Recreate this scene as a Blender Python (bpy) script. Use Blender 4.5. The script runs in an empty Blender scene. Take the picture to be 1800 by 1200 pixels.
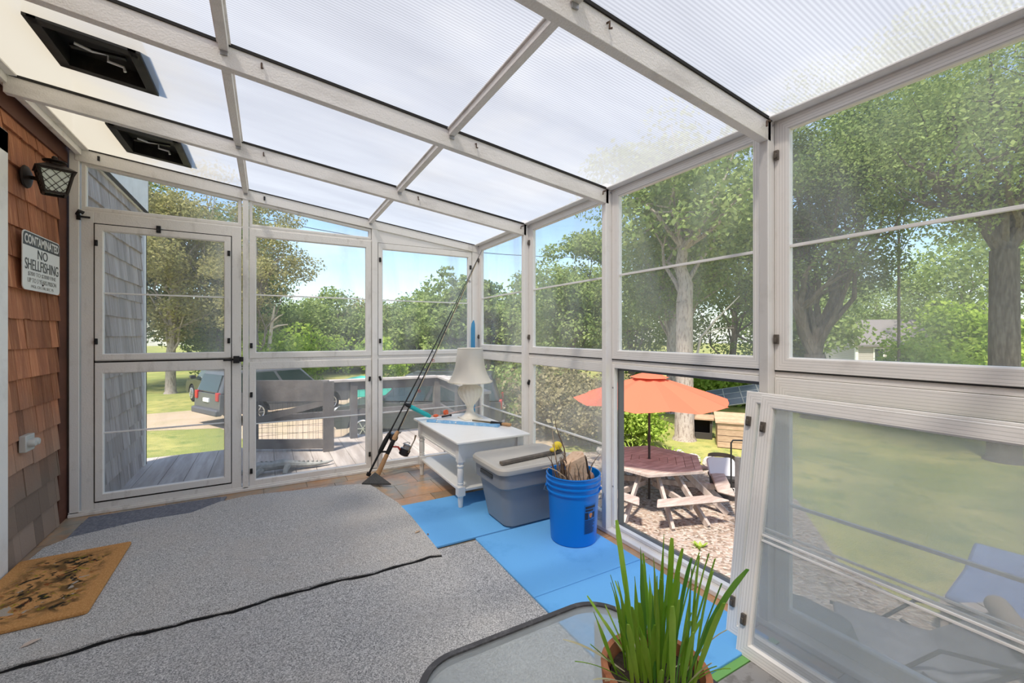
import bpy, bmesh, math, random
import numpy as np
from mathutils import Vector, Matrix
random.seed(7)
sc = bpy.context.scene
C = sc.collection
R = math.radians
PI = math.pi

# ------------------------------------------------------------------ camera
cam = bpy.data.cameras.new('camera')
cam.lens = 15.12; cam.sensor_width = 36; cam.shift_y = -0.00639; cam.clip_start = 0.02; cam.clip_end = 400
co = bpy.data.objects.new('camera', cam); C.objects.link(co)
co.location = (0, 0, 1.22); co.rotation_euler = (R(90), 0, R(-29.63))
sc.camera = co
# ------------------------------------------------------------------ world: clear sky with drifting cloud
w = bpy.data.worlds.new('sky'); sc.world = w; w.use_nodes = True
nt = w.node_tree; nt.nodes.clear()
def N(tree, t, **k):
    n = tree.nodes.new(t)
    for a, b in k.items():
        if a.startswith('i_'): n.inputs[int(a[2:]) if a[2:].isdigit() else a[2:]].default_value = b
        else: setattr(n, a, b)
    return n
sky = N(nt, 'ShaderNodeTexSky'); sky.sky_type = 'NISHITA'; sky.sun_disc = False
sky.sun_elevation = R(58); sky.sun_rotation = R(200); sky.air_density = 1.0; sky.dust_density = 0.6; sky.ozone_density = 1.6
tc = N(nt, 'ShaderNodeTexCoord'); mp = N(nt, 'ShaderNodeMapping'); mp.inputs['Scale'].default_value = (1.6, 1.6, 5.0)
nz = N(nt, 'ShaderNodeTexNoise'); nz.inputs['Scale'].default_value = 1.7; nz.inputs['Detail'].default_value = 6; nz.inputs['Roughness'].default_value = 0.55
rp = N(nt, 'ShaderNodeValToRGB'); rp.color_ramp.elements[0].position = 0.47; rp.color_ramp.elements[1].position = 0.80
rp.color_ramp.elements[1].color = (0.85, 0.85, 0.85, 1)
mx = N(nt, 'ShaderNodeMixRGB'); mx.inputs[2].default_value = (4.6, 4.7, 4.8, 1)
bgn = N(nt, 'ShaderNodeBackground'); bgn.inputs['Strength'].default_value = 0.155
out = N(nt, 'ShaderNodeOutputWorld')
L = nt.links.new
L(tc.outputs['Generated'], mp.inputs[0]); L(mp.outputs[0], nz.inputs['Vector']); L(nz.outputs['Fac'], rp.inputs[0])
L(rp.outputs[0], mx.inputs[0]); L(sky.outputs[0], mx.inputs[1]); L(mx.outputs[0], bgn.inputs[0]); L(bgn.outputs[0], out.inputs[0])
# ------------------------------------------------------------------ sun
sl = bpy.data.lights.new('sun', 'SUN'); sl.energy = 4.1; sl.angle = R(5); sl.color = (1.0, 0.91, 0.80)
so = bpy.data.objects.new('sun', sl); C.objects.link(so)
dv = Vector((0.50, 0.33, -1.05)).normalized()
so.rotation_euler = dv.to_track_quat('-Z', 'Y').to_euler(); so.location = (-6, -4, 12)
# ------------------------------------------------------------------ exposure
vs = sc.view_settings
vs.view_transform = 'Standard'; vs.look = 'None'; vs.gamma = 1; vs.use_curve_mapping = False; vs.exposure = 0.88
sc.cycles.transparent_max_bounces = 24

# ------------------------------------------------------------------ materials
MT = {}
def mat(name, col, rough=0.6, metal=0.0, noise=None, bump=None, spec=0.4, island=0.0, coat=0):
    """noise=(scale, colour2, low, high, stretch) ; bump=(scale, strength)"""
    if name in MT: return MT[name]
    m = bpy.data.materials.new(name); m.use_nodes = True; t = m.node_tree; b = t.nodes['Principled BSDF']; l = t.links.new
    b.inputs['Roughness'].default_value = rough; b.inputs['Metallic'].default_value = metal
    b.inputs['Specular IOR Level'].default_value = spec
    b.inputs['Base Color'].default_value = (*col, 1)
    if coat: b.inputs['Coat Weight'].default_value = coat
    c = N(t, 'ShaderNodeTexCoord'); src = None
    if noise:
        s, c2, lo, hi, st = noise
        mpn = N(t, 'ShaderNodeMapping'); mpn.inputs['Scale'].default_value = st
        n = N(t, 'ShaderNodeTexNoise'); n.inputs['Scale'].default_value = s; n.inputs['Detail'].default_value = 5; n.inputs['Roughness'].default_value = 0.65
        r = N(t, 'ShaderNodeValToRGB'); r.color_ramp.elements[0].position = lo; r.color_ramp.elements[1].position = hi
        r.color_ramp.elements[0].color = (*col, 1); r.color_ramp.elements[1].color = (*c2, 1)
        l(c.outputs['Object'], mpn.inputs[0]); l(mpn.outputs[0], n.inputs['Vector']); l(n.outputs['Fac'], r.inputs[0]); src = r.outputs[0]
    if island:
        g = N(t, 'ShaderNodeNewGeometry'); mr = N(t, 'ShaderNodeMapRange'); mr.inputs[3].default_value = 1 - island; mr.inputs[4].default_value = 1 + island
        hv = N(t, 'ShaderNodeHueSaturation'); hv.inputs['Color'].default_value = (*col, 1)
        l(g.outputs['Random Per Island'], mr.inputs[0]); l(mr.outputs[0], hv.inputs['Value'])
        if src: l(src, hv.inputs['Color'])
        src = hv.outputs[0]
    if src: l(src, b.inputs['Base Color'])
    if bump:
        n2 = N(t, 'ShaderNodeTexNoise'); n2.inputs['Scale'].default_value = bump[0]; n2.inputs['Detail'].default_value = 4
        bp = N(t, 'ShaderNodeBump'); bp.inputs['Strength'].default_value = bump[1]; bp.inputs['Distance'].default_value = 0.01
        l(c.outputs['Object'], n2.inputs['Vector']); l(n2.outputs['Fac'], bp.inputs['Height']); l(bp.outputs[0], b.inputs['Normal'])
    MT[name] = m; return m

def glass(name, haze, tint=(0.96, 0.97, 0.97), hazecol=(0.80, 0.81, 0.80), scale=2.0, var=0.5, streak=(1, 1, 1)):
    """clear vinyl or glass: part see-through, part milky film of scratches and dust, slight gloss"""
    m = bpy.data.materials.new(name); m.use_nodes = True; t = m.node_tree; t.nodes.clear(); l = t.links.new
    o = N(t, 'ShaderNodeOutputMaterial'); tr = N(t, 'ShaderNodeBsdfTransparent'); tr.inputs[0].default_value = (*tint, 1)
    tl = N(t, 'ShaderNodeBsdfTranslucent'); tl.inputs[0].default_value = (*hazecol, 1)
    df = N(t, 'ShaderNodeBsdfDiffuse'); df.inputs[0].default_value = (*hazecol, 1)
    hm = N(t, 'ShaderNodeMixShader'); hm.inputs[0].default_value = 0.5; l(tl.outputs[0], hm.inputs[1]); l(df.outputs[0], hm.inputs[2])
    c = N(t, 'ShaderNodeTexCoord'); mpn = N(t, 'ShaderNodeMapping'); mpn.inputs['Scale'].default_value = streak
    n = N(t, 'ShaderNodeTexNoise'); n.inputs['Scale'].default_value = scale; n.inputs['Detail'].default_value = 7; n.inputs['Distortion'].default_value = 1.2
    mr = N(t, 'ShaderNodeMapRange'); mr.inputs[1].default_value = 0.35; mr.inputs[2].default_value = 0.72
    mr.inputs[3].default_value = haze * (1 - var); mr.inputs[4].default_value = min(0.95, haze * (1 + var))
    l(c.outputs['Object'], mpn.inputs[0]); l(mpn.outputs[0], n.inputs['Vector']); l(n.outputs['Fac'], mr.inputs[0])
    mix = N(t, 'ShaderNodeMixShader'); l(mr.outputs[0], mix.inputs[0]); l(tr.outputs[0], mix.inputs[1]); l(hm.outputs[0], mix.inputs[2])
    gl = N(t, 'ShaderNodeBsdfGlossy'); gl.inputs['Roughness'].default_value = 0.06; lw = N(t, 'ShaderNodeLayerWeight'); lw.inputs[0].default_value = 0.5; pw5 = N(t, 'ShaderNodeMath', operation='POWER'); pw5.inputs[1].default_value = 5.0; l(lw.outputs['Facing'], pw5.inputs[0]); fr = N(t, 'ShaderNodeMath', operation='MULTIPLY_ADD'); fr.inputs[1].default_value = 0.6; fr.inputs[2].default_value = 0.012; l(pw5.outputs[0], fr.inputs[0])
    m2 = N(t, 'ShaderNodeMixShader'); l(fr.outputs[0], m2.inputs[0]); l(mix.outputs[0], m2.inputs[1]); l(gl.outputs[0], m2.inputs[2])
    l(m2.outputs[0], o.inputs[0]); MT[name] = m; return m

white = mat('white_vinyl', (0.88, 0.85, 0.81), 0.5, noise=(6, (0.70, 0.66, 0.61), 0.55, 0.85, (1, 1, 1)), bump=(120, 0.12))
white_worn = mat('white_vinyl_worn', (0.85, 0.82, 0.775), 0.6, noise=(9, (0.50, 0.46, 0.41), 0.55, 0.82, (1, 1, 0.35)), bump=(90, 0.2))
white_dirty = mat('white_rafter', (0.84, 0.80, 0.76), 0.6, noise=(7, (0.56, 0.52, 0.48), 0.5, 0.85, (0.4, 1, 1)), bump=(140, 0.3))
def ribbed(name, base, axis, period, depth=0.35):
    m = base.copy(); m.name = name; t = m.node_tree; l = t.links.new; b = t.nodes['Principled BSDF']
    c = N(t, 'ShaderNodeTexCoord'); s = N(t, 'ShaderNodeSeparateXYZ'); mu = N(t, 'ShaderNodeMath', operation='MULTIPLY'); mu.inputs[1].default_value = 2 * PI / period
    sn0 = N(t, 'ShaderNodeMath', operation='SINE'); l(mu.outputs[0], sn0.inputs[0]); sn = N(t, 'ShaderNodeMapRange'); sn.inputs[1].default_value = -1.0; sn.inputs[2].default_value = -0.72; src = b.inputs['Base Color'].links[0].from_socket if b.inputs['Base Color'].links else None; gv = N(t, 'ShaderNodeMapRange'); gv.inputs[3].default_value = 0.72; gv.inputs[4].default_value = 1.0; l(sn.outputs[0], gv.inputs[0]); hv = N(t, 'ShaderNodeHueSaturation'); hv.inputs['Color'].default_value = b.inputs['Base Color'].default_value[:]; (l(src, hv.inputs['Color']) if src else None); l(gv.outputs[0], hv.inputs['Value']); l(hv.outputs[0], b.inputs['Base Color']); bp = N(t, 'ShaderNodeBump'); bp.inputs['Strength'].default_value = depth; bp.inputs['Distance'].default_value = 0.004
    l(c.outputs['Object'], s.inputs[0]); l(s.outputs[axis], mu.inputs[0]); l(sn0.outputs[0], sn.inputs[0]); l(sn.outputs[0], bp.inputs['Height']); l(bp.outputs[0], b.inputs['Normal'])
    MT[name] = m; return m
rail_rib = ribbed('white_ribbed_rail', white, 'Z', 0.011, 0.12)
stile_rib = ribbed('white_ribbed_stile', white, 'X', 0.011, 0.12)
black = mat('black_plastic', (0.015, 0.015, 0.016), 0.45)
rubber = mat('black_gasket', (0.02, 0.018, 0.016), 0.8)
alu = mat('aluminium_track', (0.55, 0.56, 0.57), 0.35, 0.6)
steel = mat('dull_steel', (0.42, 0.42, 0.43), 0.4, 0.8)

# roof sheet: twin-wall translucent plastic with flutes
def poly_mat():
    m = bpy.data.materials.new('fluted_roof_sheet'); m.use_nodes = True; t = m.node_tree; t.nodes.clear(); l = t.links.new
    o = N(t, 'ShaderNodeOutputMaterial'); c = N(t, 'ShaderNodeTexCoord'); s = N(t, 'ShaderNodeSeparateXYZ')
    mu = N(t, 'ShaderNodeMath', operation='MULTIPLY'); mu.inputs[1].default_value = 2 * PI / 0.0125
    sn = N(t, 'ShaderNodeMath', operation='SINE'); l(c.outputs['Object'], s.inputs[0]); l(s.outputs['Y'], mu.inputs[0]); l(mu.outputs[0], sn.inputs[0])
    mr = N(t, 'ShaderNodeMapRange'); mr.inputs[1].default_value = -1; mr.inputs[2].default_value = 1; mr.inputs[3].default_value = 0.78; mr.inputs[4].default_value = 1.0
    l(sn.outputs[0], mr.inputs[0])
    n = N(t, 'ShaderNodeTexNoise'); n.inputs['Scale'].default_value = 1.6; n.inputs['Detail'].default_value = 6; mpn = N(t, 'ShaderNodeMapping'); mpn.inputs['Scale'].default_value = (0.6, 2.2, 1)
    l(c.outputs['Object'], mpn.inputs[0]); l(mpn.outputs[0], n.inputs['Vector'])
    r = N(t, 'ShaderNodeValToRGB'); r.color_ramp.elements[0].position = 0.3; r.color_ramp.elements[1].position = 0.75
    r.color_ramp.elements[0].color = (0.42, 0.415, 0.405, 1); r.color_ramp.elements[1].color = (0.54, 0.535, 0.52, 1); l(n.outputs['Fac'], r.inputs[0])
    mm = N(t, 'ShaderNodeMixRGB', blend_type='MULTIPLY'); mm.inputs[0].default_value = 1; l(r.outputs[0], mm.inputs[1]); l(mr.outputs[0], mm.inputs[2])
    tl = N(t, 'ShaderNodeBsdfTranslucent'); l(mm.outputs[0], tl.inputs[0])
    df = N(t, 'ShaderNodeBsdfDiffuse'); l(mm.outputs[0], df.inputs[0])
    a = N(t, 'ShaderNodeMixShader'); a.inputs[0].default_value = 0.22; l(tl.outputs[0], a.inputs[1]); l(df.outputs[0], a.inputs[2])
    tr = N(t, 'ShaderNodeBsdfTransparent'); tr.inputs[0].default_value = (0.97, 0.98, 0.98, 1)
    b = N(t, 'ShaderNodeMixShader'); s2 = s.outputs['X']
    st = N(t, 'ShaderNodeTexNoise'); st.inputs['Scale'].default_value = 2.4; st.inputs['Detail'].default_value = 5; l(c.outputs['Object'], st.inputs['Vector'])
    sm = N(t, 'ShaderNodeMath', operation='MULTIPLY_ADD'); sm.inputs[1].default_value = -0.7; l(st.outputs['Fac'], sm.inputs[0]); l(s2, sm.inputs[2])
    left_beige = N(t, 'ShaderNodeMapRange'); left_beige.inputs[1].default_value = -0.62; left_beige.inputs[2].default_value = -1.15; l(sm.outputs[0], left_beige.inputs[0])  # turns beige and less transparent towards the house side, ragged edge
    gx = N(t, 'ShaderNodeMixRGB'); gx.inputs[2].default_value = (0.43, 0.395, 0.31, 1); l(left_beige.outputs[0], gx.inputs[0]); l(mm.outputs[0], gx.inputs[1]); l(gx.outputs[0], tl.inputs[0]); l(gx.outputs[0], df.inputs[0])
    tf = N(t, 'ShaderNodeMapRange'); tf.inputs[3].default_value = 0.21; tf.inputs[4].default_value = 0.03; l(left_beige.outputs[0], tf.inputs[0]); l(tf.outputs[0], b.inputs[0]); l(a.outputs[0], b.inputs[1]); l(tr.outputs[0], b.inputs[2]); l(b.outputs[0], o.inputs[0])
    return m
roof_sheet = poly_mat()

haze_hi = glass('scuffed_vinyl_pane', 0.15, scale=1.3, var=0.75, streak=(1, 1, 0.6))
haze_mid = glass('hazy_vinyl_pane', 0.14, scale=1.6, var=0.8, streak=(1.4, 1.4, 0.4))
haze_low = glass('lower_vinyl_pane', 0.10, scale=2.2, var=0.8, streak=(1, 1, 0.5))
haze_strong = glass('leaning_vinyl_pane', 0.26, tint=(0.93, 0.94, 0.95), hazecol=(0.74, 0.76, 0.78), scale=1.2, var=0.35)
clear = glass('clear_glass', 0.02)
haze_fog = glass('foggy_lower_pane', 0.24, hazecol=(0.80, 0.78, 0.74), scale=1.8, var=0.55, streak=(1, 1, 0.7))

# ------------------------------------------------------------------ mesh building
class MB:
    def __init__(s): s.v = []; s.f = []
    def add(s, vs_, fs):
        o = len(s.v); s.v += [tuple(p) for p in vs_]; s.f += [tuple(i + o for i in f) for f in fs]; return s
    def box(s, lo, hi, M=None):
        x0, y0, z0 = lo; x1, y1, z1 = hi
        v = [(x0,y0,z0),(x1,y0,z0),(x1,y1,z0),(x0,y1,z0),(x0,y0,z1),(x1,y0,z1),(x1,y1,z1),(x0,y1,z1)]
        if M is not None: v = [M @ Vector(p) for p in v]
        return s.add(v, [(0,3,2,1),(4,5,6,7),(0,1,5,4),(1,2,6,5),(2,3,7,6),(3,0,4,7)])
    def cbox(s, c, d, M=None):
        lo = [c[i] - d[i] / 2 for i in range(3)]; hi = [c[i] + d[i] / 2 for i in range(3)]; return s.box(lo, hi, M)
    def bar(s, a, b, wd, ht, up=(0, 0, 1)):
        a = Vector(a); b = Vector(b); d = (b - a); ln = d.length; x = d.normalized(); u = Vector(up)
        y = u.cross(x)
        if y.length < 1e-4: y = Vector((0, 1, 0)).cross(x)
        y.normalize(); z = x.cross(y)
        M = Matrix((( x[0], y[0], z[0], a[0]), (x[1], y[1], z[1], a[1]), (x[2], y[2], z[2], a[2]), (0, 0, 0, 1)))
        return s.box((0, -wd / 2, -ht / 2), (ln, wd / 2, ht / 2), M)
    def prism(s, poly, ax, a0, a1):
        """poly of (p,q) in the two other axes, extruded along axis ax from a0 to a1"""
        n = len(poly)
        def P(p, q, a): return {0: (a, p, q), 1: (p, a, q), 2: (p, q, a)}[ax]
        v = [P(p, q, a0) for p, q in poly] + [P(p, q, a1) for p, q in poly]
        f = [tuple(range(n - 1, -1, -1)), tuple(range(n, 2 * n))] + [(i, (i + 1) % n, n + (i + 1) % n, n + i) for i in range(n)]
        return s.add(v, f)
    def tube(s, pts, rad, n=8, cap=True, flat=1.0):
        pts = [Vector(p) for p in pts]; rad = rad if hasattr(rad, '__len__') else [rad] * len(pts)
        v = []; prev = None
        for i, p in enumerate(pts):
            d = (pts[min(i + 1, len(pts) - 1)] - pts[max(i - 1, 0)]).normalized()
            if prev is None:
                u = Vector((0, 0, 1)) if abs(d.z) < 0.9 else Vector((1, 0, 0)); x = d.cross(u).normalized()
            else: x = (prev - d * prev.dot(d)).normalized()
            prev = x; y = d.cross(x)
            for k in range(n):
                a = 2 * PI * k / n; v.append(p + (x * math.cos(a) + y * math.sin(a) * flat) * rad[i])
        f = []
        for i in range(len(pts) - 1):
            for k in range(n):
                a = i * n + k; b = i * n + (k + 1) % n; f.append((a, b, b + n, a + n))
        if cap: f.append(tuple(range(n - 1, -1, -1))); m0 = (len(pts) - 1) * n; f.append(tuple(range(m0, m0 + n)))
        return s.add(v, f)
    def lathe(s, prof, c=(0, 0, 0), n=32, rf=None, closed=False):
        v = []; c = Vector(c)
        for i, (r, z) in enumerate(prof):
            for k in range(n):
                a = 2 * PI * k / n; rr = r * (rf(a, i, z) if rf else 1); v.append(c + Vector((rr * math.cos(a), rr * math.sin(a), z)))
        f = []
        for i in range(len(prof) - 1):
            for k in range(n):
                a = i * n + k; b = i * n + (k + 1) % n; f.append((a, b, b + n, a + n))
        if closed:
            m0 = (len(prof) - 1) * n
            for k in range(n): a = m0 + k; b = m0 + (k + 1) % n; f.append((a, b, (k + 1) % n, k))
        else:
            f.append(tuple(range(n - 1, -1, -1))); m0 = (len(prof) - 1) * n; f.append(tuple(range(m0, m0 + n)))
        return s.add(v, f)
    def ball(s, c, r, n=12, m=8):
        prof = [(max(1e-4, math.sin(PI * i / m)), -math.cos(PI * i / m)) for i in range(m + 1)]
        o = len(s.v); s.lathe(prof, n=n); r = r if hasattr(r, '__len__') else (r, r, r)
        for i in range(o, len(s.v)): p = s.v[i]; s.v[i] = (c[0] + p[0] * r[0], c[1] + p[1] * r[1], c[2] + p[2] * r[2])
        return s
    def build(s, name, m, parent=None, world=True, bevel=0.0, smooth=True, ang=35, seg=2, extra=None):
        me = bpy.data.meshes.new(name)
        off = parent
        ox = Vector((0, 0, 0))
        while off is not None and world: ox = ox + off.location; off = off.parent
        v = [(p[0] - ox[0], p[1] - ox[1], p[2] - ox[2]) for p in s.v]
        me.from_pydata(v, [], s.f); me.validate()
        bm = bmesh.new(); bm.from_mesh(me); bmesh.ops.recalc_face_normals(bm, faces=bm.faces); bm.to_mesh(me); bm.free()
        if smooth: me.shade_smooth(); me.set_sharp_from_angle(angle=R(ang))
        for q in ([m] if not isinstance(m, (list, tuple)) else m): me.materials.append(q)
        o = bpy.data.objects.new(name, me); C.objects.link(o)
        if parent is not None: o.parent = parent
        if bevel:
            b = o.modifiers.new('bevel', 'BEVEL'); b.width = bevel; b.segments = seg; b.limit_method = 'ANGLE'; b.angle_limit = R(40)
        return o

def tag(o, label=None, cat=None, group=None, kind=None):
    if label: o['label'] = label
    if cat: o['category'] = cat
    if group: o['group'] = group
    if kind: o['kind'] = kind
    return o
def thing(name, label, cat, loc=(0, 0, 0), rz=0.0, group=None, kind=None):
    o = bpy.data.objects.new(name, None); o.empty_display_size = 0.05; C.objects.link(o)
    o.location = loc; o.rotation_euler = (0, 0, rz); return tag(o, label, cat, group, kind)
def struct(name, mb, m, label, cat, **k):
    o = mb.build(name, m, **k); return tag(o, label, cat, kind='structure')
def recentre(o, loc):
    loc = Vector(loc); o.data.transform(Matrix.Translation(-loc)); o.location = loc; return o
def copy_tree(o, parent=None):
    c = o.copy(); C.objects.link(c); c.parent = parent
    for ch in list(o.children): copy_tree(ch, c)
    return c

# ================================================================== GROUND AND SHELL
G = -1.77          # yard level, the porch floor is z = 0
XW = 1.812         # inner face of the right wall posts
YW = 3.95          # inner face of the far wall posts
def roof_z(x): return 2.125 - 0.1208 * (x - 1.837)      # underside line of the roof sheets

def multi(name, rough, layers, bump=None, spec=0.2):
    """base colour then (scale, colour, lo, hi, stretch) layers mixed over each other"""
    m = bpy.data.materials.new(name); m.use_nodes = True; t = m.node_tree; b = t.nodes['Principled BSDF']; l = t.links.new
    b.inputs['Roughness'].default_value = rough; b.inputs['Specular IOR Level'].default_value = spec
    c = N(t, 'ShaderNodeTexCoord'); cur = None; base = layers[0]
    for s, col, lo, hi, st in layers[1:]:
        mpn = N(t, 'ShaderNodeMapping'); mpn.inputs['Scale'].default_value = st; mpn.inputs['Location'].default_value = (s * 0.37, s * 0.11, 0)
        n = N(t, 'ShaderNodeTexNoise'); n.inputs['Scale'].default_value = s; n.inputs['Detail'].default_value = 5; n.inputs['Roughness'].default_value = 0.65
        r = N(t, 'ShaderNodeMapRange'); r.inputs[1].default_value = lo; r.inputs[2].default_value = hi
        x = N(t, 'ShaderNodeMixRGB'); x.inputs[1].default_value = (*base, 1); x.inputs[2].default_value = (*col, 1)
        l(c.outputs['Object'], mpn.inputs[0]); l(mpn.outputs[0], n.inputs['Vector']); l(n.outputs['Fac'], r.inputs[0]); l(r.outputs[0], x.inputs[0])
        if cur: l(cur, x.inputs[1])
        cur = x.outputs[0]
    l(cur, b.inputs['Base Color'])
    if bump:
        n2 = N(t, 'ShaderNodeTexNoise'); n2.inputs['Scale'].default_value = bump[0]; n2.inputs['Detail'].default_value = 3
        bp = N(t, 'ShaderNodeBump'); bp.inputs['Strength'].default_value = bump[1]; bp.inputs['Distance'].default_value = bump[2] if len(bump) > 2 else 0.01
        l(c.outputs['Object'], n2.inputs['Vector']); l(n2.outputs['Fac'], bp.inputs['Height']); l(bp.outputs[0], b.inputs['Normal'])
    MT[name] = m; return m

grass_m = multi('lawn', 0.9, [(0.26, 0.29, 0.08), (0.35, (0.46, 0.42, 0.14), 0.45, 0.62, (1, 1, 1)), (2.5, (0.16, 0.22, 0.06), 0.5, 0.7, (1, 1, 1)), (30, (0.42, 0.42, 0.18), 0.5, 0.75, (1, 1, 1))], (40, 0.6, 0.05))
dirt_m = multi('sandy_drive', 0.95, [(0.50, 0.38, 0.28), (0.6, (0.42, 0.34, 0.22), 0.4, 0.6, (1, 1, 1)), (25, (0.60, 0.50, 0.40), 0.5, 0.7, (1, 1, 1))], (40, 0.4))
def gravel_mat():
    m = bpy.data.materials.new('pea_gravel'); m.use_nodes = True; t = m.node_tree; b = t.nodes['Principled BSDF']; l = t.links.new
    b.inputs['Roughness'].default_value = 0.85; c = N(t, 'ShaderNodeTexCoord'); v = N(t, 'ShaderNodeTexVoronoi'); v.inputs['Scale'].default_value = 24
    l(c.outputs['Object'], v.inputs['Vector']); sp = N(t, 'ShaderNodeSeparateColor'); l(v.outputs['Color'], sp.inputs[0])
    r = N(t, 'ShaderNodeValToRGB'); e = r.color_ramp.elements; e[0].position = 0.0; e[0].color = (0.15, 0.11, 0.08, 1); e[1].position = 1.0; e[1].color = (0.50, 0.43, 0.36, 1)
    q = e.new(0.35); q.color = (0.36, 0.27, 0.21, 1); q = e.new(0.7); q.color = (0.36, 0.31, 0.27, 1); l(sp.outputs[0], r.inputs[0])
    n = N(t, 'ShaderNodeTexNoise'); n.inputs['Scale'].default_value = 1.4; n.inputs['Detail'].default_value = 8; n.inputs['Roughness'].default_value = 0.75
    r2 = N(t, 'ShaderNodeMapRange'); r2.inputs[1].default_value = 0.64; r2.inputs[2].default_value = 0.72; x = N(t, 'ShaderNodeMixRGB'); x.inputs[2].default_value = (0.30, 0.33, 0.12, 1)
    l(c.outputs['Object'], n.inputs['Vector']); l(n.outputs['Fac'], r2.inputs[0]); l(r2.outputs[0], x.inputs[0]); l(r.outputs[0], x.inputs[1]); l(x.outputs[0], b.inputs['Base Color'])
    bp = N(t, 'ShaderNodeBump'); bp.inputs['Strength'].default_value = 1.0; bp.inputs['Distance'].default_value = 0.02; bp.invert = True
    l(v.outputs['Distance'], bp.inputs['Height']); l(bp.outputs[0], b.inputs['Normal']); return m
gravel_m = gravel_mat()
stone_m = mat('grey_stone', (0.42, 0.40, 0.37), 0.9, noise=(5, (0.62, 0.60, 0.56), 0.4, 0.65, (1, 1, 1)), bump=(12, 0.5))

mb = MB(); mb.box((-110, -110, G - 0.5), (140, 150, G)); struct('ground', mb, grass_m, 'lawn and rough grass stretching away from the porch', 'lawn')
def sheet(poly, z, th=0.02):
    m_ = MB(); m_.prism(poly, 2, z - th, z); return m_
drive = [(-9.5, 16.0), (-3.8, 17.4), (-1.3, 16.6), (-0.3, 13.6), (2.6, 11.4), (6, 9.5), (9, 8.9), (13, 12), (12, 18), (6, 21.5), (0.5, 21.3), (-4.6, 20.8), (-9.5, 22)]
struct('driveway', sheet(drive, G + 0.015, 0.03), dirt_m, 'tan sandy driveway beyond the deck railing', 'driveway')
gpoly = [(1.95, -5), (5.4, -5), (5.7, 0.2), (6.4, 2.7), (8.3, 4.2), (8.9, 5.7), (8.1, 8.0), (6.2, 9.0), (2.3, 8.6), (1.95, 6)]
struct('gravel_bed', sheet(gpoly, G + 0.02, 0.05), gravel_m, 'pinkish pea gravel patio under the picnic table', 'gravel')

# ---- porch slab with slate-look tiles
tile_m = multi('slate_tile', 0.35, [(0.42, 0.27, 0.16), (1.7, (0.30, 0.31, 0.28), 0.42, 0.58, (1, 1, 1)), (5, (0.55, 0.36, 0.20), 0.5, 0.7, (1, 1, 1)), (14, (0.24, 0.18, 0.13), 0.55, 0.8, (1, 1, 1))], (9, 0.15), 0.5)
t_ = tile_m.node_tree; b_ = t_.nodes['Principled BSDF']; src_ = b_.inputs['Base Color'].links[0].from_socket
g_ = N(t_, 'ShaderNodeNewGeometry'); r_ = N(t_, 'ShaderNodeValToRGB'); r_.color_ramp.elements[0].color = (0.75, 0.80, 0.82, 1); r_.color_ramp.elements[1].color = (1.45, 1.2, 1.0, 1)
x_ = N(t_, 'ShaderNodeMixRGB', blend_type='MULTIPLY'); x_.inputs[0].default_value = 1
t_.links.new(g_.outputs['Random Per Island'], r_.inputs[0]); t_.links.new(src_, x_.inputs[1]); t_.links.new(r_.outputs[0], x_.inputs[2]); t_.links.new(x_.outputs[0], b_.inputs['Base Color'])
grout = mat('grout', (0.30, 0.26, 0.22), 0.9)
mb = MB(); mb.box((-1.35, -2.6, -0.2), (1.99, 4.06, -0.006))
fl = struct('floor', mb, grout, 'porch floor of brown and grey slate-look tiles', 'floor')
mb = MB(); row = 0; y = -2.6
while y < 4.05:
    hh = 0.305 if row % 2 else 0.305; x = -1.35 - (0.2 if row % 2 else 0.0)
    while x < 1.85:
        wd = 0.305
        x0 = max(x, -1.35) + 0.002; x1 = min(x + wd, 1.85) - 0.002; y1 = min(y + hh, 4.0) - 0.002
        if x1 - x0 > 0.02 and y1 - y > 0.02: mb.box((x0, y + 0.002, -0.008), (x1, y1, 0.0))
        x += wd
    y += hh; row += 1
tl_ = mb.build('tiles', tile_m, fl, smooth=False)
mb = MB(); mb.box((-1.3, -2.5, G), (1.93, 4.0, -0.2)); struct('foundation', mb, stone_m, 'grey foundation wall below the porch floor', 'foundation')
# ================================================================== LEFT WALL (house) of cedar shingles
shingle_m = multi('cedar_shingle', 0.8, [(0.42, 0.17, 0.085), (3, (0.30, 0.12, 0.065), 0.4, 0.6, (1, 2.5, 0.5)), (22, (0.55, 0.27, 0.14), 0.5, 0.75, (1, 3, 0.25))], (60, 0.25))
t_ = shingle_m.node_tree; b_ = t_.nodes['Principled BSDF']; src_ = b_.inputs['Base Color'].links[0].from_socket
tc_ = N(t_, 'ShaderNodeTexCoord'); s_ = N(t_, 'ShaderNodeSeparateXYZ'); n_ = N(t_, 'ShaderNodeTexNoise'); n_.inputs['Scale'].default_value = 3.0
a_ = N(t_, 'ShaderNodeMath', operation='MULTIPLY_ADD'); a_.inputs[1].default_value = 0.45
r_ = N(t_, 'ShaderNodeMapRange'); r_.inputs[1].default_value = 1.12; r_.inputs[2].default_value = 0.62; x_ = N(t_, 'ShaderNodeMixRGB'); x_.inputs[2].default_value = (0.27, 0.20, 0.155, 1)
t_.links.new(tc_.outputs['Object'], s_.inputs[0]); t_.links.new(tc_.outputs['Object'], n_.inputs['Vector']); t_.links.new(n_.outputs['Fac'], a_.inputs[0]); t_.links.new(s_.outputs['Z'], a_.inputs[2])
t_.links.new(a_.outputs[0], r_.inputs[0]); t_.links.new(r_.outputs[0], x_.inputs[0]); t_.links.new(src_, x_.inputs[1])
g_ = N(t_, 'ShaderNodeNewGeometry'); mr_ = N(t_, 'ShaderNodeMapRange'); mr_.inputs[3].default_value = 0.7; mr_.inputs[4].default_value = 1.4; hv_ = N(t_, 'ShaderNodeHueSaturation')
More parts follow.
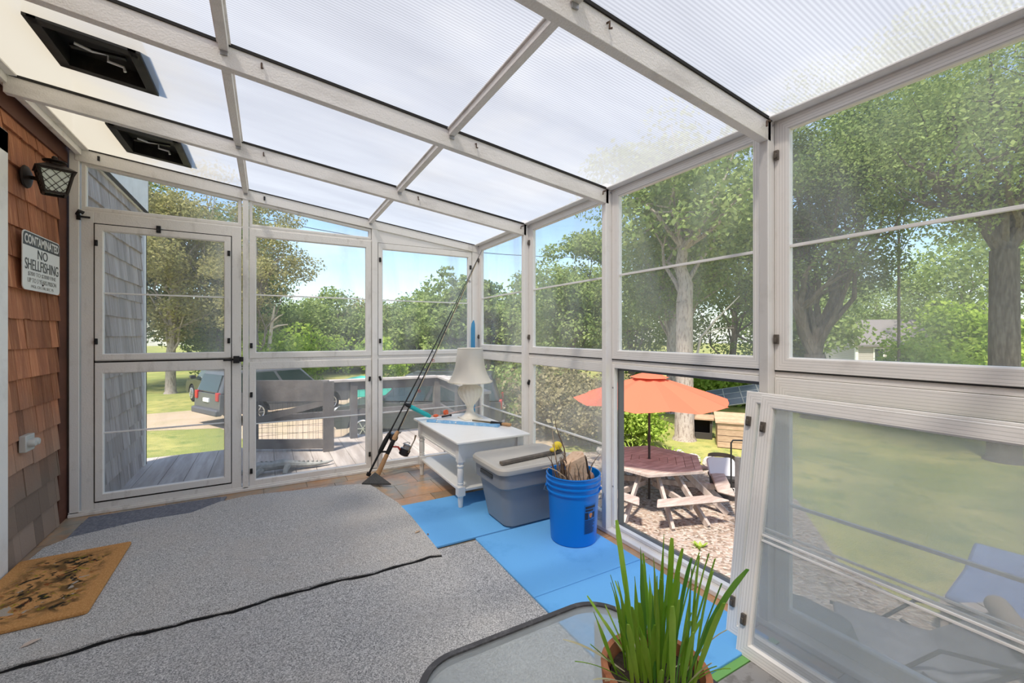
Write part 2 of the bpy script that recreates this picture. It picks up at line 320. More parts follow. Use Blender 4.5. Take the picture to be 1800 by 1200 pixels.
t_.links.new(g_.outputs['Random Per Island'], mr_.inputs[0]); t_.links.new(mr_.outputs[0], hv_.inputs['Value']); t_.links.new(x_.outputs[0], hv_.inputs['Color']); t_.links.new(hv_.outputs[0], b_.inputs['Base Color'])
shingle_grey = mat('weathered_shingle', (0.36, 0.30, 0.265), 0.85, noise=(5, (0.52, 0.46, 0.43), 0.4, 0.7, (1, 3, 0.4)), island=0.25, bump=(50, 0.2))
house_m = mat('dark_sheathing', (0.06, 0.03, 0.02), 0.9)
brown_board = mat('red_brown_board', (0.10, 0.035, 0.02), 0.7, noise=(4, (0.16, 0.06, 0.035), 0.4, 0.7, (1, 0.3, 1)))
HX = -1.175
def shingles(y0, y1, z0, z1, xf, exp=0.163):
    m_ = MB(); z = z0; r = 0
    while z < z1:
        y = y0 - random.uniform(0, 0.12)
        top = min(z + exp + 0.02, z1 + 0.02)
        while y < y1:
            wd = random.choice((0.075, 0.1, 0.12, 0.14, 0.17, 0.2)) * random.uniform(0.9, 1.1)
            a = max(y, y0) + 0.0015; b = min(y + wd, y1) - 0.0015
            if b - a > 0.012:
                d = random.uniform(0, 0.006); k = random.uniform(-0.002, 0.003)
                v = [(xf, a, z + d), (xf + 0.020 + k, a, z + d), (xf + 0.004 + k, a, top), (xf, a, top), (xf, b, z + d), (xf + 0.020 + k, b, z + d), (xf + 0.004 + k, b, top), (xf, b, top)]
                m_.add(v, [(0,1,2,3),(7,6,5,4),(1,0,4,5),(2,1,5,6),(3,2,6,7),(0,3,7,4)])
            y += wd
        z += exp; r += 1
    return m_
wl = MB(); wl.box((HX - 0.16, -2.6, G), (HX - 0.001, 4.0, 2.515)); wl.box((HX - 0.16, 4.0, G), (HX - 0.001, 6.0, 2.9))
wallL = struct('wall_left', wl, house_m, 'house wall clad in red-brown cedar shingles along the left of the porch', 'wall')
_s = shingles(3.141, 3.83, 0.0, 2.36, HX); _q = shingles(-2.5, 2.099, 0.0, 2.36, HX); _s.add(_q.v, _q.f); _q = shingles(2.1, 3.14, 2.245, 2.36, HX); _s.add(_q.v, _q.f); _s.build('shingles', shingle_m, wallL, smooth=False)
shingles(4.06, 5.93, G, 2.53, HX, 0.175).build('weathered_shingles', shingle_grey, wallL, smooth=False)
m_ = MB(); m_.box((HX, 3.835, 0), (HX + 0.012, 4.0, 2.46)); m_.build('corner_strip', brown_board, wallL)
m_ = MB(); m_.box((HX, -2.5, 2.36), (HX + 0.02, 3.95, 2.52)); m_.build('frieze_board', brown_board, wallL)
wp = mat('white_paint', (0.90, 0.885, 0.855), 0.55, noise=(5, (0.74, 0.72, 0.68), 0.5, 0.8, (1, 1, 1)))
m_ = MB(); m_.box((HX, 5.93, G), (HX + 0.035, 6.03, 2.56)); m_.box((HX - 0.16, 6.0, G), (HX + 0.035, 6.03, 2.56)); m_.build('corner_board', wp, wallL)
# eaves of the house: low one over the porch roof edge, boxed one further on
m_ = MB(); m_.box((HX - 0.16, -2.6, 2.515), (-1.12, 3.98, 2.535)); m_.build('eave', wp, wallL)
m_ = MB(); m_.box((HX - 0.16, 3.99, 2.53), (-1.13, 6.06, 2.56)); m_.box((-1.145, 3.99, 2.53), (-1.13, 6.06, 2.95)); m_.box((HX - 0.4, 6.04, 2.53), (-1.13, 6.06, 2.95)); m_.build('boxed_eave', wp, wallL)
roofing = mat('asphalt_roof', (0.12, 0.12, 0.12), 0.9, bump=(60, 0.4))
m_ = MB(); m_.add([(-1.12, -2.6, 2.54), (-1.12, 3.98, 2.54), (-5, 3.98, 4.3), (-5, -2.6, 4.3), (-1.12, -2.6, 2.555), (-1.12, 3.98, 2.555), (-5, 3.98, 4.34), (-5, -2.6, 4.34)], [(0,1,2,3),(7,6,5,4),(0,4,5,1),(1,5,6,2),(2,6,7,3),(3,7,4,0)]); m_.build('roofing', roofing, wallL)
# door casing at the very left
d2 = thing('door_2', 'white casing of the house door at the left edge', 'door', (HX, 2.85, 0), kind='structure')
m_ = MB(); m_.box((HX, 3.02, 0), (HX + 0.04, 3.14, 2.24)); m_.box((HX, 2.1, 2.13), (HX + 0.04, 3.14, 2.24)); m_.box((HX, 2.1, 0), (HX + 0.04, 2.2, 2.24)); m_.build('casing', wp, d2, bevel=0.004)
m_ = MB(); m_.box((HX, 2.2, 0.01), (HX + 0.032, 3.02, 2.13)); m_.build('door_leaf', wp, d2)
# back wall of the porch (behind the camera) and the rest of the enclosure
m_ = MB(); m_.box((-1.33, -2.62, 0), (1.9, -2.55, 2.4)); struct('wall_back', m_, wp, 'plain white end wall behind the viewer', 'wall')

# ================================================================== frames: posts, rafters, purlins, roof sheets
ys = [(1.030, 1.068), (2.016, 2.053), (2.990, 3.030), (0.045, 0.083), (-0.94, -0.902), (-1.925, -1.887)]
ynames = {0: 'between the open lower bay and the leaning sashes', 1: 'just behind the blue bucket', 2: 'behind the side table', 3: 'at the right edge beyond the view', 4: 'out of view on the right', 5: 'at the back right out of view'}
n_tr = 1
for i, (a, b) in enumerate(ys):
    m_ = MB(); m_.box((XW, a, 0), (1.875, b, roof_z(1.84) + 0.03))
    o = struct('trim_%d' % n_tr, m_, stile_rib if i == 0 else white, 'white square post of the window wall ' + ynames[i], 'post', bevel=0.003); n_tr += 1
    # screws and open hook where rafter meets post
    if i < 3:
        m_ = MB()
        for zz, yy in ((2.16, a + 0.004), (2.10, a + 0.02)): m_.tube([(XW + 0.035, a - 0.001, zz), (XW + 0.035, a - 0.006, zz)], 0.004, 8)
        m_.build('screw', steel, o)
rl = ['running to the post beside the leaning sashes', 'running to the post behind the blue bucket', 'running to the post behind the side table', 'above the viewer', 'behind the viewer', 'furthest back behind the viewer']
for i, (a, b) in enumerate(ys):
    m_ = MB(); x0, x1 = -1.10, 1.835
    zt0, zt1 = roof_z(x0) - 0.008, roof_z(x1) - 0.008 ; dpt = 0.088
    m_.add([(x0,a,zt0-dpt),(x1,a,zt1-dpt),(x1,b,zt1-dpt),(x0,b,zt0-dpt),(x0,a,zt0),(x1,a,zt1),(x1,b,zt1),(x0,b,zt0)], [(0,3,2,1),(4,5,6,7),(0,1,5,4),(1,2,6,5),(2,3,7,6),(3,0,4,7)])
    o = struct('trim_%d' % n_tr, m_, white_dirty, 'weathered white roof rafter ' + rl[i], 'rafter', bevel=0.002); n_tr += 1
    m_ = MB(); m_.add([(x0,a-0.006,zt0-0.004),(x1,a-0.006,zt1-0.004),(x1,b+0.006,zt1-0.004),(x0,b+0.006,zt0-0.004),(x0,a-0.006,zt0+0.008),(x1,a-0.006,zt1+0.008),(x1,b+0.006,zt1+0.008),(x0,b+0.006,zt0+0.008)], [(0,3,2,1),(4,5,6,7),(0,1,5,4),(1,2,6,5),(2,3,7,6),(3,0,4,7)])
    m_.build('gasket', rubber, o)
    m_ = MB()
    for hx in ((-0.02, 0.93) if i < 3 else ()):
        zc = roof_z(hx) - 0.045; m_.tube([(hx, a, zc + 0.012), (hx, a - 0.012, zc + 0.01), (hx, a - 0.012, zc - 0.012), (hx + 0.004, a - 0.02, zc - 0.014)], 0.0035, 6)
    zc = roof_z(1.78) - 0.03; m_.tube([(1.80, a, zc), (1.80, a - 0.016, zc), (1.775, a - 0.018, zc - 0.008), (1.772, a - 0.018, zc - 0.03)], 0.004, 6)
    m_.build('hook', mat('rusty_iron', (0.12, 0.08, 0.06), 0.7, 0.5), o)
# purlins, one length per bay
py = sorted(ys)
spans = [(-2.55, py[0][0])] + [(py[k][1], py[k + 1][0]) for k in range(5)] + [(py[5][1], YW)]
bayname = ['hindmost bay', 'bay behind the viewer', 'bay just behind the viewer', 'bay overhead', 'bay before the open window', 'bay over the bucket', 'furthest bay']
for k, (a, b) in enumerate(spans):
    for xx, sd in ((0.80, 'right-hand'), (-0.148, 'left-hand')):
        z = roof_z(xx) - 0.004; m_ = MB(); m_.box((xx - 0.016, a + 0.001, z - 0.034), (xx + 0.016, b - 0.001, z))
        m_.box((xx - 0.024, a + 0.001, z - 0.006), (xx + 0.024, b - 0.001, z + 0.002))
        o = struct('trim_%d' % n_tr, m_, white_dirty, 'thin white %s roof glazing bar in the %s' % (sd, bayname[k]), 'glazing bar', bevel=0.002); n_tr += 1
        if k >= 3: m2 = MB(); m2.box((xx - 0.012, a + 0.002, z - 0.048), (xx + 0.012, a + 0.008, z - 0.034)); m2.box((xx - 0.012, b - 0.008, z - 0.05), (xx + 0.012, b - 0.002, z - 0.034)); m2.build('bracket', steel, o)
# house-side channel and right-hand gutter trims
m_ = MB(); z = roof_z(-1.08); m_.box((-1.115, -2.5, z - 0.05), (-1.085, YW - 0.01, z + 0.03)); m_.box((-1.155, -2.5, z - 0.01), (-1.085, YW - 0.01, z + 0.03)); m_.box((-1.085, -2.5, z - 0.012), (-1.05, YW, z - 0.002))
struct('trim_%d' % n_tr, m_, white_worn, 'white channel holding the roof against the house wall', 'trim', bevel=0.002); n_tr += 1
for k, (a, b) in enumerate(spans):
    zt = roof_z(XW); m_ = MB(); m_.box((1.835, a + 0.001, 2.125), (1.90, b - 0.001, zt - 0.01)); m_.add([(1.81, a + 0.001, roof_z(1.81) - 0.010), (1.845, a + 0.001, roof_z(1.835) - 0.012), (1.845, b - 0.001, roof_z(1.835) - 0.012), (1.81, b - 0.001, roof_z(1.81) - 0.010), (1.81, a + 0.001, roof_z(1.81) - 0.002), (1.835, a + 0.001, roof_z(1.835) - 0.002), (1.835, b - 0.001, roof_z(1.835) - 0.002), (1.81, b - 0.001, roof_z(1.81) - 0.002)], [(0,3,2,1),(4,5,6,7),(0,1,5,4),(1,2,6,5),(2,3,7,6),(3,0,4,7)])
    struct('trim_%d' % n_tr, m_, white, 'white eave header above the right windows in the ' + bayname[k], 'header', bevel=0.002); n_tr += 1
# roof sheets (each between rafters and glazing bars)
ceil = MB()
roof_bays = [(-2.55, py[0][0] + 0.019)] + [(py[k][0] + 0.019, py[k + 1][0] + 0.019) for k in range(5)] + [(py[5][0] + 0.019, 4.02)]
vents = {5: (2.345, 2.685), 6: (3.315, 3.735)}
VX0, VX1 = -0.80, -0.475
def quad(x0, x1, a, b):
    ceil.add([(x0, a, roof_z(x0)), (x1, a, roof_z(x1)), (x1, b, roof_z(x1)), (x0, b, roof_z(x0))], [(0, 1, 2, 3)])
for k, (a, b) in enumerate(roof_bays):
    if k in vents:
        v0, v1 = vents[k]; quad(-1.13, VX0, a, b); quad(VX1, -0.148, a, b); quad(VX0, VX1, a, v0); quad(VX0, VX1, v1, b)
    else: quad(-1.13, -0.148, a, b)
    quad(-0.148, 0.80, a, b); quad(0.80, 1.93, a, b)
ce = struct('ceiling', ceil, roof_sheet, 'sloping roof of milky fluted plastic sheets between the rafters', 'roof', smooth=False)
# roof vents
vm = mat('vent_black', (0.012, 0.011, 0.010), 0.5, noise=(8, (0.05, 0.045, 0.035), 0.5, 0.8, (1, 1, 1)))
crank_m = mat('crank_metal', (0.75, 0.75, 0.74), 0.4, 0.3)
for k, lab in ((6, 'black roof vent nearest the end wall with a zigzag crank'), (5, 'larger-looking black roof vent nearer the viewer with a silver crank')):
    a, b = vents[k]; xm = (VX0 + VX1) / 2; o = thing('roof_vent', lab, 'roof vent', (xm, (a + b) / 2, roof_z(xm)), group=None)
    m_ = MB(); wv = 0.03
    for (x0, x1, y0, y1) in ((VX0 - 0.012, VX0 + wv, a - 0.012, b + 0.012), (VX1 - wv, VX1 + 0.012, a - 0.012, b + 0.012), (VX0, VX1, a - 0.012, a + wv), (VX0, VX1, b - wv, b + 0.012)):
        m_.add([(x0,y0,roof_z(x0)-0.012),(x1,y0,roof_z(x1)-0.012),(x1,y1,roof_z(x1)-0.012),(x0,y1,roof_z(x0)-0.012),(x0,y0,roof_z(x0)+0.06),(x1,y0,roof_z(x1)+0.06),(x1,y1,roof_z(x1)+0.06),(x0,y1,roof_z(x0)+0.06)], [(0,3,2,1),(4,5,6,7),(0,1,5,4),(1,2,6,5),(2,3,7,6),(3,0,4,7)])
    m_.build('frame', vm, o, bevel=0.002)
    m_ = MB(); m_.add([(VX0,a,roof_z(VX0)+0.055),(VX1,a,roof_z(VX1)+0.055),(VX1,b,roof_z(VX1)+0.055),(VX0,b,roof_z(VX0)+0.055),(VX0,a,roof_z(VX0)+0.07),(VX1,a,roof_z(VX1)+0.07),(VX1,b,roof_z(VX1)+0.07),(VX0,b,roof_z(VX0)+0.07)], [(0,3,2,1),(4,5,6,7),(0,1,5,4),(1,2,6,5),(2,3,7,6),(3,0,4,7)]); m_.build('lid', vm, o)
    m_ = MB(); m_.box((xm - 0.09, (a + b) / 2 - 0.012, roof_z(xm) + 0.02), (xm + 0.09, (a + b) / 2 + 0.012, roof_z(xm) + 0.03)); m_.build('crossbar', vm, o)
    c = Vector((xm + 0.03, (a + b) / 2, roof_z(xm) + 0.025))
    m_ = MB(); m_.tube([c + Vector((-0.10, -0.03, 0.0)), c + Vector((-0.05, -0.005, -0.005)), c, c + Vector((0.0, 0, -0.03)), c + Vector((0.05, 0.01, -0.035)), c + Vector((0.055, 0.01, -0.055))], 0.006, 8); m_.build('crank', crank_m, o)

# ================================================================== sashes
def sash(parent, w_, h_, rw=0.055, dep=0.03, muntin=None, pane=haze_mid, latches=(), m=None, skew=None, rt=None, rb=None, mw=0.010, latch_m=None, pane_axis_y=None):
    """local: x 0..w, z 0..h, inner face y = 0, body to y = dep. skew=(hl,hr): top follows a slope"""
    m = m or white; rt = rt or rw; rb = rb or rw
    hl, hr = skew or (h_, h_)
    F = MB(); sl_ = (hr - hl) / w_
    def zt(x): return hl + sl_ * x
    def ring(y, ins):
        return [(ins, y, ins), (w_ - ins, y, ins), (w_ - ins, y, zt(w_ - ins) - ins), (ins, y, zt(ins) - ins)]
    def inner(y, e=0.0):
        return [(rw + e, y, rb + e), (w_ - rw - e, y, rb + e), (w_ - rw - e, y, zt(w_ - rw - e) - rt - e), (rw + e, y, zt(rw + e) - rt - e)]
    o0 = ring(0, 0.002); o1 = ring(0.002, 0); o2 = ring(dep, 0); i0 = inner(0, -0.006); i1 = inner(0.006, -0.001); i2 = inner(dep, 0)
    V = o0 + o1 + o2 + i2 + i1 + i0; fs = []
    for r0 in range(5):
        for k in range(4): a = r0 * 4 + k; b = r0 * 4 + (k + 1) % 4; fs.append((a, b, b + 4, a + 4))
    for k in range(4): a = 20 + k; b = 20 + (k + 1) % 4; fs.append((a, b, (k + 1) % 4, k))
    F.add(V, fs); fo_ = F.build('frame', m, parent, world=False, ang=20)
    if m is rail_rib:
        fo_.data.materials.append(stile_rib); fo_.data.polygons.foreach_set('material_index', [i % 2 for i in range(len(fo_.data.polygons))])
    p = inner(dep * 0.55, -0.004); q = inner(dep * 0.55 + 0.002, -0.004); P_ = MB(); P_.add(p + q, [(0, 1, 2, 3), (7, 6, 5, 4), (0, 4, 5, 1), (1, 5, 6, 2), (2, 6, 7, 3), (3, 7, 4, 0)]); P_.build('pane', pane, parent, world=False, smooth=False)
    if muntin:
        for zz in muntin: M_ = MB(); M_.box((rw, dep * 0.35, zz - mw / 2), (w_ - rw, dep * 0.8, zz + mw / 2)); M_.build('muntin', wp, parent, world=False, bevel=0.001)
    for (lx, lz, ang) in latches:
        l_ = MB(); Mr = Matrix.Translation((lx, 0, lz)) @ Matrix.Rotation(ang, 4, 'Y'); l_.box((-0.009, -0.012, -0.020), (0.009, 0.0, 0.020), Mr); l_.box((-0.006, -0.018, -0.014), (0.006, -0.012, 0.006), Mr)
        l_.build('latch', latch_m or black, parent, world=False, bevel=0.002)
    return parent
wn = 1
def win(label, loc, rz, *a, cat='window', **k):
    global wn
    o = thing('window_%d' % wn, label, cat, loc, rz, kind='structure'); wn += 1
    sash(o, *a, **k); return o

# far wall posts: x spans
fp = [(-1.15, -1.10), (-0.168, -0.128), (0.811, 0.861), (1.79, 1.875)]
fn = ['at the house corner', 'between the door and the middle window', 'beside the fishing rods', 'in the far corner of the porch']
for (a, b), nm in zip(fp, fn):
    m_ = MB(); m_.box((a, YW, 0), (b, YW + 0.07, roof_z((a + b) / 2) - 0.03)); struct('trim_%d' % n_tr, m_, white_worn if nm[0:6] == 'betwee' else white, 'white post of the end wall ' + nm, 'post', bevel=0.003); n_tr += 1
m_ = MB(); m_.box((-1.155, YW - 0.012, 0), (1.85, YW + 0.11, 0.022)); m_.box((-1.155, YW + 0.0, 0.02), (1.85, YW + 0.11, 0.034)); struct('trim_%d' % n_tr, m_, white_worn, 'white threshold along the foot of the end wall', 'sill', bevel=0.004); n_tr += 1
# sloping top member of the end wall
m_ = MB(); x0, x1 = -1.12, 1.86; m_.add([(x0,YW-0.004,roof_z(x0)-0.092),(x1,YW-0.004,roof_z(x1)-0.075),(x1,YW+0.06,roof_z(x1)-0.075),(x0,YW+0.06,roof_z(x0)-0.092),(x0,YW-0.004,roof_z(x0)-0.006),(x1,YW-0.004,roof_z(x1)-0.006),(x1,YW+0.06,roof_z(x1)-0.006),(x0,YW+0.06,roof_z(x0)-0.006)], [(0,3,2,1),(4,5,6,7),(0,1,5,4),(1,2,6,5),(2,3,7,6),(3,0,4,7)])
o = struct('trim_%d' % n_tr, m_, white_worn, 'sloping white top rail of the end wall', 'rail', bevel=0.002); n_tr += 1
m_ = MB(); m_.add([(x0,YW-0.01,roof_z(x0)-0.008),(x1,YW-0.01,roof_z(x1)-0.008),(x1,YW+0.06,roof_z(x1)-0.008),(x0,YW+0.06,roof_z(x0)-0.008),(x0,YW-0.01,roof_z(x0)-0.001),(x1,YW-0.01,roof_z(x1)-0.001),(x1,YW+0.06,roof_z(x1)-0.001),(x0,YW+0.06,roof_z(x0)-0.001)], [(0,3,2,1),(4,5,6,7),(0,1,5,4),(1,2,6,5),(2,3,7,6),(3,0,4,7)]); m_.build('gasket', rubber, o)
m_ = MB()
for hx in (-1.0, -0.02): m_.box((hx - 0.006, YW - 0.012, roof_z(hx) - 0.06), (hx + 0.006, YW - 0.004, roof_z(hx) - 0.03))
m_.build('clip', black, o)
# solid filler above the right-hand end window
m_ = MB(); m_.prism([(0.862, 2.052), (1.79, 2.052), (1.79, roof_z(1.79) - 0.07), (0.862, roof_z(0.862) - 0.07)], 1, YW + 0.008, YW + 0.05); struct('wall_far', m_, white, 'white wedge panel over the right window of the end wall', 'wall')
# transoms
win('clear wedge-shaped transom above the screen door', (-1.092, YW + 0.012, 2.068), 0, 0.918, 0.3, rw=0.026, dep=0.03, pane=haze_low, skew=(roof_z(-1.092) - 0.085 - 2.068, roof_z(-0.174) - 0.085 - 2.068), m=white_worn)
win('clear wedge-shaped transom over the middle end window', (-0.124, YW + 0.012, 2.072), 0, 0.93, 0.2, rw=0.022, dep=0.03, pane=haze_low, skew=(roof_z(-0.124) - 0.085 - 2.072, roof_z(0.806) - 0.085 - 2.072), m=white_worn)
for xa, xb, za, zb, nm in ((-0.127, 0.810, 1.004, 1.037, 'between the upper and lower windows of the middle bay'), (0.862, 1.789, 1.004, 1.037, 'between the upper and lower windows of the corner bay'), (-0.127, 0.810, 2.055, 2.073, 'under the wedge-shaped transom of the middle bay'), (-1.099, -0.169, 2.056, 2.069, 'over the storm door')):
    m_ = MB(); m_.box((xa, YW + 0.014, za), (xb, YW + 0.06, zb)); struct('trim_%d' % n_tr, m_, white_worn, 'thin white rail ' + nm, 'rail'); n_tr += 1
# middle bay
blk = lambda *p: [(x, z, a) for x, z, a in p]
win('upper window of the middle bay in the end wall', (-0.124, YW + 0.006, 1.036), 0, 0.93, 1.02, rw=0.048, rt=0.062, muntin=[0.502], pane=haze_low, latches=blk((0.014, 0.10, 0.0)), m=white_worn)
win('lower window of the middle bay showing the deck gate', (-0.124, YW + 0.006, 0.03), 0, 0.93, 0.975, rw=0.046, rt=0.060, rb=0.048, muntin=[0.485], mw=0.008, pane=haze_low, latches=blk((0.014, 0.72, 0.0), (0.014, 0.12, 0.0), (0.915, 0.80, 0.1), (0.915, 0.13, 0)), m=white_worn)
# right bay
win('upper window of the right bay in the end wall beside the corner', (0.866, YW + 0.006, 1.036), 0, 0.92, 1.012, rw=0.042, rt=0.055, muntin=[0.50], pane=haze_mid, latches=blk((0.016, 0.86, 0), (0.016, 0.13, 0), (0.903, 0.86, 0)), m=white)
win('lower window of the right bay behind the fishing rods', (0.866, YW + 0.006, 0.03), 0, 0.92, 0.975, rw=0.042, rt=0.055, rb=0.045, muntin=[0.485], mw=0.008, pane=haze_mid, latches=blk((0.016, 0.80, -0.3)), m=white)
# screen door
dr = thing('door_1', 'white storm door in the end wall with two hazy panes', 'door', (-1.092, YW + 0.004, 0.028), 0, kind='structure')
m_ = MB()
for bx in (((0, 0, 0), (0.066, 0.03, 2.03)), ((0.852, 0, 0), (0.916, 0.03, 2.03)), ((0.066, 0, 0), (0.852, 0.03, 0.052)), ((0.066, 0, 1.952), (0.852, 0.03, 2.03)), ((0.066, 0.004, 1.000), (0.852, 0.03, 1.02))): m_.box(*bx)
m_.build('door_frame', white_worn, dr, world=False, bevel=0.003)
def empty_child(nm, loc, parent):
    e = bpy.data.objects.new(nm, None); e.empty_display_size = 0.05; C.objects.link(e); e.parent = parent; e.location = loc; return e
up = empty_child('upper_sash', (0.07, -0.006, 1.018), dr); sash(up, 0.778, 0.93, rw=0.045, muntin=[0.462], pane=haze_mid, latches=[(0.008, 0.13, 0), (0.008, 0.80, 0), (0.765, 0.13, 0), (0.765, 0.80, 0)], m=white_worn)
lo_ = empty_child('lower_sash', (0.07, -0.006, 0.056), dr); sash(lo_, 0.778, 0.945, rw=0.045, rt=0.075, rb=0.05, muntin=[0.462], pane=haze_low, latches=[], m=white_worn)
m_ = MB()
for (x0, x1, z0, z1) in ((0.066, 0.852, 1.002, 1.012), (0.064, 0.070, 0.05, 1.955), (0.849, 0.854, 0.05, 1.955), (0.066, 0.852, 0.046, 0.055), (0.066, 0.852, 1.949, 1.955)): m_.box((x0, -0.001, z0), (x1, 0.02, z1))
m_.build('weatherstrip', rubber, dr, world=False)
m_ = MB(); m_.box((0.84, -0.03, 0.995), (0.865, -0.002, 1.012)); m_.box((0.865, -0.045, 0.975), (0.905, -0.004, 1.03)); m_.box((0.905, -0.03, 0.985), (0.93, -0.006, 1.022)); m_.tube([(0.845, -0.03, 1.0), (0.80, -0.034, 1.0)], 0.008, 8); m_.build('handle', black, dr, world=False, bevel=0.003)
m_ = MB(); m_.box((0.40, -0.02, 1.925), (0.425, -0.004, 1.975)); m_.tube([(0.41, -0.02, 1.95), (0.41, -0.03, 1.93)], 0.006, 8); m_.build('latch', black, dr, world=False, bevel=0.002)
m_ = MB(); m_.tube([(-0.015, -0.01, 2.0), (0.0, -0.03, 2.02), (0.02, -0.02, 2.01)], 0.012, 8); m_.tube([(0.0, -0.02, 1.985), (0.05, -0.015, 1.985)], 0.007, 8); m_.box((-0.02, -0.012, 1.965), (0.0, 0, 2.0)); m_.build('hinge', black, dr, world=False)

# right wall sashes (local x runs towards the viewer, local y outward)
XS = 1.858
bays = [('D', 1.030, 0.083, 'beside the leaning sashes'), ('C', 2.016, 1.068, 'over the open lower bay'), ('B', 2.990, 2.053, 'behind the storage tote'), ('A', 3.95, 3.030, 'in the far corner'), ('E', 0.045, -0.902, 'right of the viewer'), ('F', -0.94, -1.887, 'behind the viewer on the right')]
for nm, ya, yb, where in bays:
    wd = ya - yb
    hand = [(0.010, 0.90, 0), (0.010, 0.13, 0)] if nm in 'ABD' else []
    pm = {'A': haze_mid, 'B': haze_hi, 'C': haze_hi, 'D': haze_hi}.get(nm, haze_hi)
    win('upper window of the right wall ' + where, (XS, ya - 0.002, 1.072), R(-90), wd - 0.004, 1.05, rw=0.056, muntin=[0.514], pane=pm, latches=hand, m=rail_rib, latch_m=mat('bronze_latch', (0.14, 0.12, 0.10), 0.5, 0.4), mw=0.012)
    m_ = MB(); m_.box((XS + 0.008, yb + 0.001, 1.044), (XS + 0.04, ya - 0.001, 1.075)); struct('trim_%d' % n_tr, m_, white, 'narrow recessed rail of the right wall ' + where, 'rail'); n_tr += 1
    m_ = MB(); m_.box((XS + 0.002, yb + 0.001, 1.066), (XS + 0.012, ya - 0.001, 1.0715)); m_.build('gasket', rubber, bpy.data.objects['trim_%d' % (n_tr - 1)])
    if nm == 'C': continue
    win('lower window of the right wall ' + where, (XS, ya - 0.002, 0.034), R(-90), wd - 0.004, 1.008, rw=0.056, rt=0.062 if nm != 'D' else 0.075, rb=0.06, muntin=[0.485], pane=haze_fog if nm in 'AB' else haze_low, latches=[(0.010, 0.80, 0.3)] if nm == 'B' else [], m=rail_rib, mw=0.012)
# open frame of bay C (no sash): surround and aluminium track
oc = thing('window_%d' % wn, 'open lower window frame beyond the blue bucket with no pane', 'window', (XS, 2.014, 0.034), R(-90), kind='structure'); wn += 1
wd = 0.944; m_ = MB()
for bx in (((0, 0, 0), (0.020, 0.03, 1.008)), ((wd - 0.02, 0, 0), (wd, 0.03, 1.008)), ((0.02, 0, 0.982), (wd - 0.02, 0.03, 1.008)), ((0.02, 0, 0), (wd - 0.02, 0.03, 0.018))): m_.box(*bx)
m_.build('frame', white, oc, world=False, bevel=0.002)
m_ = MB()
for bx in (((0.020, 0.03, 0.0), (0.034, 0.07, 1.0)), ((0.034, 0.034, 0.966), (wd - 0.02, 0.07, 0.99)), ((0.034, 0.034, 0.0), (wd - 0.02, 0.07, 0.012)), ((wd - 0.034, 0.03, 0), (wd - 0.02, 0.07, 1.0))): m_.box(*bx)
m_.build('track', mat('dark_track', (0.16, 0.16, 0.16), 0.6, 0.3), oc, world=False)
m_ = MB()
for zz in (0.25, 0.86): m_.tube([(0.01, -0.002, zz), (0.01, 0.002, zz)], 0.006, 8)
m_.build('screw', steel, oc, world=False)
# long sill and outer kerb on the right
m_ = MB(); m_.box((XW - 0.002, -2.55, 0), (1.872, YW, 0.026)); m_.box((1.856, -2.55, 0.0), (1.93, 4.0, 0.032)); o = struct('trim_%d' % n_tr, m_, white, 'white sill along the foot of the right wall', 'sill', bevel=0.004); n_tr += 1
m_ = MB(); m_.box((1.93, -2.55, -0.06), (1.975, 4.0, 0.028)); m_.build('outer_lip', mat('mossy_wood', (0.28, 0.24, 0.19), 0.95, noise=(20, (0.12, 0.11, 0.08), 0.45, 0.7, (1, 1, 1)), bump=(40, 0.5)), o)
# ================================================================== INTERIOR THINGS
# ---- wall lantern
iron = mat('lantern_iron', (0.035, 0.025, 0.02), 0.55, 0.5)
frost = mat('leaded_frosted_glass', (0.72, 0.74, 0.66), 0.35, noise=(12, (0.60, 0.63, 0.55), 0.4, 0.7, (1, 1, 1)))
LP = Vector((-1.012, 3.285, 2.07))
t = thing('wall_lantern', 'black iron wall lantern with leaded glass on the cedar shingles', 'lantern', (HX + 0.02, 3.40, 2.07))
m_ = MB(); Mx = Matrix.Translation((HX + 0.02, 3.36, 2.085)) @ Matrix.Rotation(R(90), 4, 'Y')
prof = [(0.055, 0.0), (0.062, 0.006), (0.058, 0.014), (0.04, 0.022), (0.02, 0.03)]
q = MB(); q.lathe(prof, n=24); q.v = [tuple(Mx @ Vector(p)) for p in q.v]; q.build('backplate', iron, t)
q = MB(); q.tube([(HX + 0.04, 3.36, 2.085), (HX + 0.08, 3.33, 2.075), (-1.04, 3.30, 2.08)], 0.011, 8); q.build('arm', iron, t)
